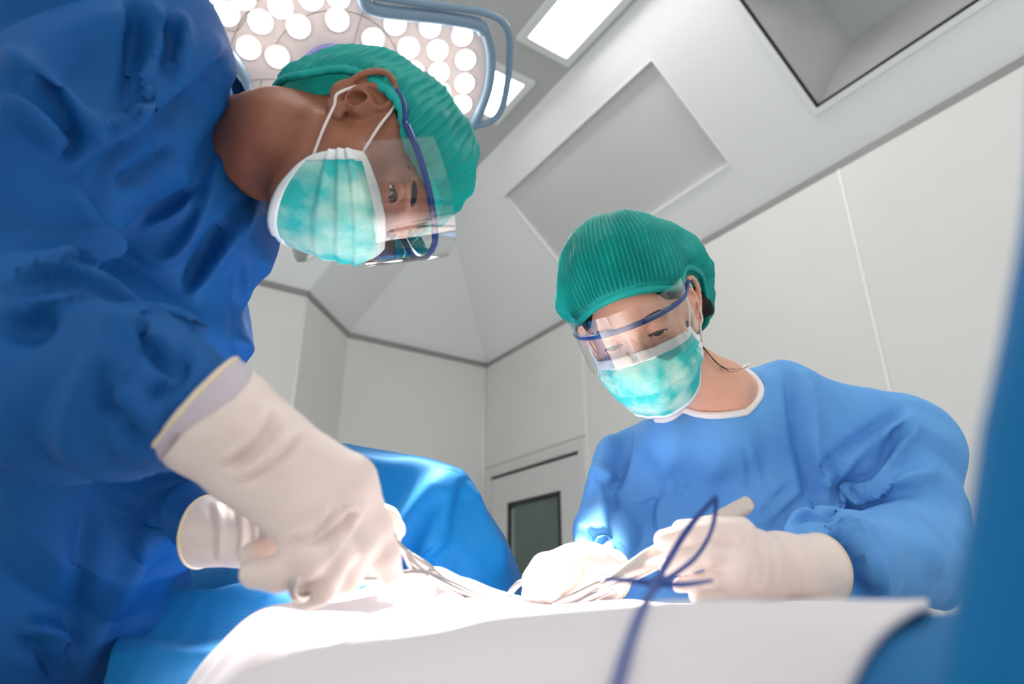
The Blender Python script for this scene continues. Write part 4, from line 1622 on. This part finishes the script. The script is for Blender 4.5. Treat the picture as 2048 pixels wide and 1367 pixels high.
gl1 = glove(mroot, caps_, (P(*mr(383, 803, -0.008)), cax), strokes=[
    ([(450, 940), (520, 900), (560, 850)], 9, -0.0045, 'r', (0.3, 0.6)),
    ([(470, 960), (540, 915), (600, 860)], 9, 0.0037, 'p', (0.3, 0.6)),
    ([(440, 925), (500, 880), (545, 815)], 9, 0.0033, 'p', (0.3, 0.6)),
    ([(600, 1080), (650, 1060), (700, 1010)], 8, 0.0033, 'p', (0.3, 0.6)),
    ([(570, 1080), (630, 1050), (660, 1010)], 8, 0.0030, 'p', (0.3, 0.6)),
    ([(640, 1130), (690, 1070), (730, 1000)], 9, 0.0036, 'r', (0.3, 0.6)),
    ([(690, 1020), (705, 1010), (715, 1025)], 9, 0.0030, 'r', (0.3, 0.6)),
])
ref_ = AB
mesh('cuff_bead', *tube(ring_on(gl1, P(*mr(383, 803, -0.008)), cax, shift=0.003), 0.0017, 8, closed=True), 'glove_bead', gl1)
V1 = ring_on(gl1, P(*mr(383, 803, -0.008)), cax, 56, 0.0006, 0.004)
V2 = ring_on(gl1, P(*mr(383, 803, -0.008)), cax, 56, 0.0006, 0.012)
V3 = ring_on(gl1, P(*mr(383, 803, -0.008)), cax, 56, 0.0003, 0.015)
V3 = V3 - cax * (0.006 * np.sin(np.arange(56) / 56 * 4 * math.pi + 0.8))[:, None]
cb = mesh('cuff_underlay', np.vstack([V1, V2, V3]), grid_faces(56, 3, True), 'cuff_violet', gl1)

# left glove, beyond the near hand
def ml(x, y, d=0.0):
    return (x, y, 0.600 + d)


caps_ = [
    (ml(400, 1062, 0.03), ml(520, 1070, 0.015), 0.034, 0.028, 0.0),
    (ml(520, 1070, 0.015), ml(640, 1075, 0.01), 0.028, 0.032, 0.015),
    (ml(640, 1075, 0.01), ml(705, 1075, 0.01), 0.032, 0.026, 0.015),
]
caps_ += chain([ml(690, 1055, 0.01), ml(740, 1030, 0.012), ml(775, 1036, 0.012), ml(792, 1058, 0.010)], [0.016, 0.0125, 0.0115, 0.0100], 0.006)
caps_ += chain([ml(700, 1085, 0.0), ml(755, 1090, 0.0), ml(785, 1098, 0.0)], [0.016, 0.0115, 0.0095], 0.006)
caps_ += chain([ml(690, 1100, -0.01), ml(735, 1125, -0.01), ml(742, 1148, -0.008)], [0.016, 0.0115, 0.0100], 0.006)
cax = unit(P(*ml(400, 1062, 0.03)) - P(*ml(520, 1070, 0.015)))
gl2 = glove(mroot, caps_, (P(*ml(402, 1062, 0.03)), cax), h=0.0024, wr=(75, 0.0020, 14), strokes=[
    ([(430, 1000), (445, 1060), (440, 1120)], 9, 0.004, 'p', (0.5, 0.75)),
    ([(480, 1005), (488, 1060), (482, 1120)], 8, 0.004, 'p', (0.5, 0.75)),
    ([(510, 1020), (515, 1070), (510, 1110)], 7, 0.0035, 'p', (0.5, 0.75)),
    ([(540, 1030), (545, 1070), (540, 1110)], 7, 0.003, 'p', (0.5, 0.75)),
])
mesh('cuff_bead', *tube(ring_on(gl2, P(*ml(402, 1062, 0.03)), cax, shift=0.003), 0.0018, 8, closed=True), 'glove_bead', gl2)

# ---------------------------------------------------------------- the surgeon on the right
froot = empty('person', (0.38, 1.05, 0.0))
tag(froot, 'surgeon in a blue gown coloured for light at the right, looking down and holding flat forceps', 'person')
yw, pt, rl = math.radians(14), math.radians(18), math.radians(20)
fdir = -math.sin(yw) * math.cos(pt) * AX - math.sin(pt) * AU + math.cos(yw) * math.cos(pt) * AB
udir = math.cos(rl) * AU - math.sin(rl) * AX
hf = Head(fdir, udir, 0.98, (1268, 674), 0.83)
FLID = (0.0026, 0.0038, -0.004)
fneck = [(hf.w([[0, -0.024, -0.050]])[0], P(1436, 785, 0.985), 0.047, 0.046), (P(1436, 785, 0.985), P(1465, 870, 1.09), 0.046, 0.035), (P(1440, 790, 0.995), P(1535, 812, 1.08), 0.042, 0.036)]
fbody = make_body('body', hf, fneck, 'skin_f', froot, 0.95, FLID)
eyeballs(hf, froot, (0.08, 0, -0.42))
brows_lashes(hf, froot, FLID, 0.0024)
make_hair(hf, froot, 0.078, -0.052, extra=[(s_ell((-0.03, -0.085, -0.030), (0.07, 0.045, 0.055)), 0.03)])
make_cap(hf, froot, (0.088, 0.070), (-0.128, -0.080), 0.090, 0.150, 0.15, 9, 0.050, 96, back=0.03, rear=0.6, wide_rear=0.22, pleats=1.0, crumple=0.002)
fmask = make_mask(hf, froot, -0.004, 0.0, 0.97, 4, low=-0.002)
make_glasses(hf, froot, 0.034, 0.122, 0.026, 0.058, 0.0)

fneck_cut = s_cap(P(1448, 735, 1.0), P(1400, 600, 0.93), 0.064, 0.07)
fit = [
    (s_cap(P(1490, 930, 1.10), P(1460, 1420, 1.05), 0.125, 0.150), 0),
    (s_cap(P(1345, 1000, 1.08), P(1335, 1420, 1.04), 0.088, 0.100), 0.05),
    (s_cap(P(1630, 1000, 1.07), P(1640, 1420, 1.04), 0.100, 0.115), 0.05),
    (s_cap(P(1430, 885, 1.08), P(1270, 930, 1.10), 0.075, 0.062), 0.05),
    (s_cap(P(1545, 855, 1.09), P(1785, 905, 1.03), 0.100, 0.088), 0.05),
    (s_cap(P(1345, 868, 0.990), P(1440, 858, 0.990), 0.044, 0.046), 0.07),
    (s_cap(P(1440, 858, 0.990), P(1570, 800, 1.06), 0.046, 0.056), 0.05),
    (s_cap(P(1785, 905, 1.03), P(1835, 1080, 0.93), 0.086, 0.072), 0.025),
    (s_cap(P(1840, 1100, 0.90), P(1700, 1135, 0.72), 0.074, 0.050), 0.012),
    (s_cap(P(1700, 1130, 0.72), P(1640, 1138, 0.66), 0.050, 0.034), 0.012),
    (s_cap(P(1690, 1075, 0.80), P(1600, 1075, 0.76), 0.036, 0.024), 0.012),
    (s_cap(P(1258, 935, 1.10), P(1212, 1060, 1.02), 0.060, 0.050), 0.02),
    (s_cap(P(1212, 1065, 1.00), P(1205, 1150, 0.80), 0.050, 0.036), 0.012),
]


fh = P(1480, 1400, 1.05)
fit.append((s_cap(fh, np.array([fh[0], fh[1], 0.30]), 0.150, 0.165), 0.04))


def fcut(Q, d):
    return np.maximum(smax(d, -fneck_cut(Q), 0.008), 0.22 - Q[:, 2])


FT, FA = (0.85, 1.3), (0.6, 1.2)
fstrokes = [
    ([(1600, 735), (1610, 800), (1620, 880), (1640, 960), (1640, 1010)], 14, 0.0259, 'p', FT),
    ([(1830, 830), (1770, 870), (1700, 920), (1645, 975)], 14, 0.0194, 'p', FA),
    ([(1840, 840), (1800, 900), (1760, 960), (1690, 1000)], 12, 0.0194, 'p', FA),
    ([(1880, 940), (1800, 970), (1720, 985), (1640, 1010), (1565, 1060)], 16, 0.0259, 'r', FA),
    ([(1660, 1010), (1700, 1080), (1740, 1150), (1750, 1190)], 16, 0.0227, 'p', FA),
    ([(1570, 1055), (1640, 1050), (1700, 1040), (1760, 1050)], 14, 0.0194, 's', FA),
    ([(1580, 1090), (1660, 1085), (1720, 1110), (1740, 1180)], 12, 0.0162, 'p', FA),
    ([(1800, 1010), (1850, 1080), (1880, 1160)], 16, 0.0162, 'r', FA),
    ([(1240, 850), (1220, 930), (1215, 1010), (1222, 1190)], 12, 0.0194, 's', FT),
    ([(1255, 830), (1250, 900), (1230, 980)], 10, -0.0130, 'r', FT),
    ([(1215, 985), (1260, 1000), (1320, 990)], 7, 0.0065, 'p', FT),
    ([(1350, 960), (1320, 1010), (1315, 1060)], 8, 0.0082, 'p', FT),
    ([(1395, 950), (1370, 985), (1360, 1020)], 6, 0.0065, 'p', FT),
    ([(1600, 975), (1560, 1010), (1520, 1050)], 8, 0.0097, 'p', FT),
    ([(1500, 890), (1515, 950), (1510, 990)], 8, 0.0065, 'p', FT),
    ([(1300, 870), (1330, 930), (1340, 980)], 16, 0.0049, 'r', FT),
    ([(1152, 1050), (1190, 1065), (1222, 1055)], 9, 0.0162, 'p', FA),
    ([(1160, 1000), (1190, 940), (1225, 960)], 10, 0.0114, 'p', FA),
    ([(1190, 1080), (1215, 1090), (1225, 1130)], 8, 0.0130, 'p', FA),
    ([(1180, 930), (1210, 950), (1240, 945)], 6, 0.0097, 'p', FA),
]
fgown = gown_mesh('gown', fit, 'gown_f', froot, (0.0, 0.55, 0.16), (0.92, 1.35, 1.62), 0.0050, fcut, fstrokes, [(11, 0.006, 41)], extra=lambda V: (
    crease(V, 0.75 * AX + 0.65 * AU, -0.65 * AX + 0.75 * AU, 0.10, 0.007, 5) * zone(V[:, 0], 0.40, 0.55)
    + crease(V, AX, AU, 0.09, 0.004, 15) * (1 - zone(V[:, 0], 0.40, 0.55))))
hfg = hitter(fgown)
col_px = [(1318, 800), (1335, 812), (1365, 815), (1400, 808), (1440, 790), (1475, 764), (1505, 745), (1535, 733), (1560, 729)]
cpt = []
hbm = hitter(fbody, fmask)
for x in (1312, 1328, 1345, 1365, 1390, 1415, 1440, 1462, 1476, 1486, 1494, 1502, 1510, 1518):
    lim = 880.0 if x < 1500 else 800.0
    y0_ = None
    for y in np.arange(lim + 10, 700, -2):                    # upwards until the cloth gives way to skin
        g_, s_ = hfg(x, y), hbm(x, y)
        if g_ is None or (s_ is not None and np.linalg.norm(s_ - CAM) < np.linalg.norm(g_ - CAM)):
            break
        if y0_ is not None and np.linalg.norm(g_ - cl) > 0.02:
            break
        y0_, cl = y, g_
    if y0_ is not None:
        cpt.append(hfg(x, y0_ + 2, 1.0, 0.002))
for x, y in ((1522, 778), (1516, 764), (1506, 752), (1494, 743)):
    cpt.append(hfg(x, y, 1.06, 0.003))
mesh('neck_binding', *tube(cpt, 0.0055, 8, 60), 'binding', fgown)
mesh('strap', *tube([P(1478, 760, 0.985), P(1486, 735, 0.99), P(1500, 728, 1.02)], 0.0022, 8), 'binding', froot)
# loose hair strands at the nape
rs = np.random.RandomState(4)
for i in range(5):
    a = hf.w([[-0.060, -0.050 + 0.006 * i, -0.048]])[0]
    b = P(1424 + 7 * i, 716 + 6 * i, 0.925)
    c = P(1446 + 12 * i, 742 - 2 * i, 0.935)
    mesh('hair_strand', *tube([a, b, c], [0.0005, 0.0004, 0.0002], 5, 20), 'hair', froot)


# her hand at the right of the picture, on the forceps
def fr(x, y, d=0.0):
    return (x, y, 0.560 + d)


caps_ = [
    (fr(1640, 1142, 0.075), fr(1560, 1136, 0.045), 0.036, 0.030, 0.0),
    (fr(1560, 1136, 0.045), fr(1500, 1128, 0.020), 0.030, 0.028, 0.015),
    (fr(1500, 1120, 0.020), fr(1470, 1085, 0.012), 0.026, 0.020, 0.015),
    (fr(1500, 1140, 0.020), fr(1462, 1135, 0.0), 0.026, 0.018, 0.015),
    (fr(1510, 1165, 0.020), fr(1470, 1172, -0.002), 0.022, 0.016, 0.015),
]
caps_ += chain([fr(1482, 1066, 0.012), fr(1420, 1064, 0.002), fr(1372, 1070, -0.002), fr(1328, 1080, -0.004)], [0.0140, 0.0105, 0.0105, 0.0090], 0.003)      # thumb
caps_ += chain([fr(1480, 1058, 0.030), fr(1420, 1052, 0.028), fr(1362, 1058, 0.026)], [0.0120, 0.0095, 0.0085], 0.003)                                        # index beyond the blade
caps_ += chain([fr(1470, 1112, 0.004), fr(1412, 1110, -0.010), fr(1370, 1122, -0.012), fr(1336, 1134, -0.012)], [0.0135, 0.0100, 0.0098, 0.0084], 0.003)    # middle
caps_ += chain([fr(1480, 1156, 0.0), fr(1424, 1160, -0.012), fr(1388, 1166, -0.012), fr(1358, 1170, -0.012)], [0.0130, 0.0082, 0.0074, 0.0062], 0.003)      # ring
caps_ += chain([fr(1486, 1184, 0.002), fr(1432, 1186, -0.008), fr(1394, 1190, -0.008)], [0.0125, 0.0085, 0.0070], 0.003)                                      # little
cax = unit(P(*fr(1640, 1142, 0.075)) - P(*fr(1560, 1136, 0.045)))
fg1 = glove(froot, caps_, (P(*fr(1638, 1142, 0.074)), cax), h=0.0019, strokes=[
    ([(1520, 1085), (1535, 1130), (1530, 1180)], 6, 0.0020, 'p', (0.4, 0.8)),
    ([(1550, 1095), (1560, 1130), (1556, 1180)], 6, 0.0016, 'p', (0.4, 0.8)),
    ([(1600, 1095), (1612, 1140), (1606, 1180)], 6, 0.0016, 'p', (0.4, 0.8)),
    ([(1500, 1130), (1505, 1150), (1495, 1185)], 7, -0.0018, 'r', (0.4, 0.8)),
    ([(1440, 1085), (1480, 1090), (1500, 1075)], 7, -0.0016, 'r', (0.4, 0.8)),
])
mesh('cuff_bead', *tube(ring_on(fg1, P(*fr(1638, 1142, 0.074)), cax, shift=0.003), 0.0015, 8, closed=True), 'glove_bead', fg1)


# her other hand, in front of the door
def fl_(x, y, d=0.0):
    return (x, y, 0.660 + d)


caps_ = [
    (fl_(1222, 1152, 0.06), fl_(1180, 1140, 0.03), 0.028, 0.026, 0.0),
    (fl_(1180, 1140, 0.03), fl_(1150, 1138, 0.0), 0.026, 0.023, 0.012),
    (fl_(1150, 1138, 0.0), fl_(1095, 1142, -0.006), 0.023, 0.018, 0.012),
    (fl_(1165, 1145, 0.0), fl_(1120, 1160, -0.02), 0.022, 0.016, 0.012),
]
caps_ += chain([fl_(1092, 1140, -0.004), fl_(1070, 1160, -0.008), fl_(1066, 1190, -0.006), fl_(1085, 1206, -0.004)], [0.0165, 0.0120, 0.0105, 0.0090], 0.006)
caps_ += chain([fl_(1105, 1145, -0.014), fl_(1090, 1172, -0.020), fl_(1092, 1198, -0.018)], [0.0155, 0.0115, 0.0095], 0.005)
caps_ += chain([fl_(1125, 1152, -0.022), fl_(1112, 1180, -0.030), fl_(1120, 1204, -0.026)], [0.0150, 0.0110, 0.0095], 0.005)
caps_ += chain([fl_(1150, 1160, -0.020), fl_(1142, 1186, -0.028), fl_(1150, 1208, -0.022)], [0.0140, 0.0105, 0.0090], 0.005)
caps_ += chain([fl_(1150, 1150, 0.024), fl_(1110, 1172, 0.02), fl_(1078, 1192, 0.012)], [0.0150, 0.0115, 0.0095], 0.005)
cax = unit(P(*fl_(1222, 1152, 0.06)) - P(*fl_(1180, 1140, 0.03)))
fg2 = glove(froot, caps_, (P(*fl_(1220, 1152, 0.059)), cax), h=0.0019, strokes=[
    ([(1165, 1115), (1172, 1140), (1160, 1165), (1135, 1185)], 5, 0.0018, 'p', (0.4, 0.8)),
    ([(1175, 1120), (1185, 1145), (1180, 1170)], 5, 0.0018, 'p', (0.4, 0.8)),
    ([(1188, 1120), (1198, 1140), (1196, 1165)], 5, 0.0015, 'p', (0.4, 0.8)),
    ([(1085, 1150), (1082, 1175), (1080, 1195)], 5, -0.0020, 'r', (0.4, 0.8)),
])
mesh('cuff_bead', *tube(ring_on(fg2, P(*fl_(1220, 1152, 0.059)), cax, shift=0.003), 0.0014, 8, closed=True), 'glove_bead', fg2)

# feet and trouser legs under the gowns
def stand(root, h_, face):
    f = unit(np.array([face[0], face[1], 0.0]))
    s_ = np.array([-f[1], f[0], 0.0])
    for k_ in (-1, 1):
        a = np.array([h_[0], h_[1], 0.0]) + s_ * 0.085 * k_
        mesh('trouser_leg', *tube([a + UPZ * 0.40, a + UPZ * 0.2, a + UPZ * 0.06], [0.075, 0.065, 0.058], 16), 'gown_m', root)
        mesh('shoe', *tube([a - f * 0.075 + UPZ * 0.045, a - f * 0.05 + UPZ * 0.048, a + f * 0.05 + UPZ * 0.046, a + f * 0.13 + UPZ * 0.038, a + f * 0.165 + UPZ * 0.034], [0.026, 0.044, 0.044, 0.036, 0.012], 16, flat=(UPZ, 0.95)), 'mask_white', root)


stand(mroot, mh, (0.8, 0.1))
stand(froot, fh, (-0.3, -1.0))

# ---------------------------------------------------------------- instruments
def blade(name, pts, widths, thick, nrm, parent, m='steel'):
    """flat springy blade: centre line places, half widths, thickness, face normal"""
    fine = smooth_path([P(*q) for q in pts], 400)
    L = np.concatenate([[0], np.cumsum(np.linalg.norm(np.diff(fine, axis=0), axis=1))])
    wm = max(widths)
    s = np.concatenate([wm * (1 - np.cos(np.linspace(0, math.pi / 2, 10))), np.linspace(wm * 1.15, L[-1], 34)])
    C = np.stack([np.interp(s, L, fine[:, k]) for k in range(3)], 1)
    Wd = np.interp(s / L[-1], np.linspace(0, 1, len(widths)), widths)
    Wd = np.where(s < wm, np.sqrt(np.clip(1 - (1 - s / wm) ** 2, 0.004, 1)), 1) * np.maximum(Wd, 0)      # rounded butt end
    T = np.gradient(C, axis=0)
    T /= np.linalg.norm(T, axis=1)[:, None]
    V = []
    for i in range(44):
        n_ = unit(nrm - T[i] * (nrm @ T[i]))
        s_ = np.cross(T[i], n_)
        for a, b in ((-1, -0.5), (-0.9, -1), (0.9, -1), (1, -0.5), (1, 0.5), (0.9, 1), (-0.9, 1), (-1, 0.5)):
            V.append(C[i] + s_ * a * Wd[i] + n_ * b * thick / 2)
    V = np.array(V)
    Fc = grid_faces(8, 44, True) + [list(range(8))[::-1], [43 * 8 + i for i in range(8)]]
    return mesh(name, V, Fc, m, parent)


fz = empty('tissue_forceps', P(1350, 1090, 0.56))
tag(fz, 'wide flat steel forceps held in the right surgeon\'s gloved fingers', 'forceps')
nb_ = unit(AB + 0.35 * AU)
blade('forceps_blade', [(1506, 1002, 0.600), (1490, 1010, 0.598), (1450, 1032, 0.592), (1380, 1072, 0.580), (1300, 1116, 0.572), (1235, 1152, 0.566), (1198, 1172, 0.562)], [0.0074, 0.0076, 0.0078, 0.0078, 0.0080, 0.0078, 0.0050, 0.0016], 0.0018, nb_, fz)
blade('forceps_blade', [(1504, 1006, 0.606), (1488, 1014, 0.605), (1450, 1038, 0.602), (1380, 1084, 0.594), (1300, 1132, 0.584), (1235, 1164, 0.574), (1196, 1180, 0.566)], [0.0072, 0.0074, 0.0076, 0.0070, 0.0060, 0.0050, 0.0036, 0.0014], 0.0018, nb_, fz)

rt = empty('retractor', P(1150, 1180, 0.62))
tag(rt, 'pale steel retractor bar lying on the drape below the forceps tip', 'retractor')
mesh('bar', *tube([P(1225, 1158, 0.60), P(1190, 1172, 0.605), P(1150, 1192, 0.61), P(1110, 1212, 0.62)], 0.0038, 10, flat=(AU, 1.4)), 'steel', rt)
mesh('bar', *tube([P(1222, 1176, 0.594), P(1190, 1190, 0.60), P(1160, 1206, 0.605), P(1130, 1222, 0.61)], 0.0030, 10, flat=(AU, 1.4)), 'steel', rt)
mesh('collar', *tube([P(1228, 1160, 0.599), P(1206, 1170, 0.602)], [0.005, 0.0062], 12, 6), 'steel', rt)

hk = empty('wire_hook', P(1045, 1180, 0.66))
tag(hk, 'bent steel wire hook coming out under the right surgeon\'s fist', 'hook')
mesh('wire', *tube([P(1012, 1198, 0.655), P(1024, 1180, 0.655), P(1042, 1164, 0.655), P(1058, 1168, 0.652), P(1082, 1188, 0.65), P(1100, 1200, 0.65)], 0.0030, 10, 60), 'steel', hk)


def clamp(name, label, A, Bx, J, spread, rad, r_in, side):
    """ring-handled clamp: A, Bx the ring ends, J the joint, tips beyond; places in the scene"""
    e = empty(name, J)
    tag(e, label, 'surgical instrument')
    for k_, (q, tip) in enumerate(((A, spread[0]), (Bx, spread[1]))):
        other = spread[1 - k_]
        s_ = mesh('shank', *tube([q, q * 0.55 + J * 0.45 + side * (0.002 if k_ else -0.002), J, tip], [rad, rad, rad * 1.5, rad * 0.7], 10, 40, flat=(AB, 0.8)), 'steel', e)
        ax_ = unit(q - J)
        nn = unit(np.cross(ax_, side))
        cr = q + ax_ * r_in
        t = np.arange(32) / 32 * 2 * math.pi
        ring = cr + r_in * np.cos(t)[:, None] * ax_ + r_in * 0.85 * np.sin(t)[:, None] * unit(np.cross(nn, ax_))
        mesh('finger_ring', *tube(ring, rad * 0.9, 8, closed=True), 'steel', s_)
    a = np.arange(16) / 16 * 2 * math.pi
    mesh('joint_screw', *tube([J - AB * 0.004, J + AB * 0.005], 0.0038, 14, 2), 'steel', e)
    return e


J1 = P(850, 1150, 0.555)
clamp('needle_holder', 'steel needle holder in the near gloved hand of the left surgeon', P(640, 1160, 0.420), P(770, 1072, 0.54), J1, (P(1000, 1212, 0.62), P(996, 1216, 0.62)), 0.0030, 0.013, unit(AU + 0.3 * AX))
J2 = P(862, 1142, 0.60)
clamp('artery_clamp', 'bright steel artery clamp crossing behind the needle holder', P(776, 1066, 0.60), P(786, 1090, 0.60), J2, (P(905, 1212, 0.62), P(945, 1206, 0.62)), 0.0030, 0.011, unit(AU + 0.6 * AX))

# ---------------------------------------------------------------- cord in the foreground
cdx = empty('tie_cord', P(1250, 1330, 0.21))
tag(cdx, 'thin dark blue cord looping up in front of the forceps hand', 'cord')
hwc = hitter(white_cloth)
mesh('main_strand', *tube([hwc(1218, 1420, 0.12, 0.003), hwc(1236, 1360, 0.14, 0.003), hwc(1252, 1305, 0.16, 0.003), hwc(1268, 1258, 0.19, 0.003), hwc(1280, 1228, 0.2, 0.003), P(1297, 1192, 0.262), P(1312, 1165, 0.33), P(1345, 1105, 0.38), P(1385, 1045, 0.39), P(1432, 992, 0.40)], [0.0015, 0.0015, 0.0015, 0.0015, 0.0016, 0.0018, 0.0021, 0.0020, 0.0018, 0.0016], 8, 60), 'cord', cdx)
mesh('loop_strand', *tube([P(1432, 992, 0.40), P(1430, 1030, 0.40), P(1418, 1072, 0.395), P(1390, 1115, 0.385), P(1348, 1148, 0.36), P(1312, 1166, 0.33)], [0.0016, 0.0014, 0.0013, 0.0014, 0.0016, 0.0019], 8, 50), 'cord', cdx)
mesh('cross_strand', *tube([P(1205, 1156, 0.36), P(1255, 1160, 0.34), P(1312, 1166, 0.33), P(1370, 1168, 0.34), P(1425, 1160, 0.36)], [0.0012, 0.0016, 0.0020, 0.0016, 0.0009], 8, 40), 'cord', cdx)
mesh('knot', *tube([P(1304, 1180, 0.318), P(1312, 1166, 0.328), P(1321, 1152, 0.34)], [0.0022, 0.0034, 0.0022], 10, 14), 'cord', cdx)
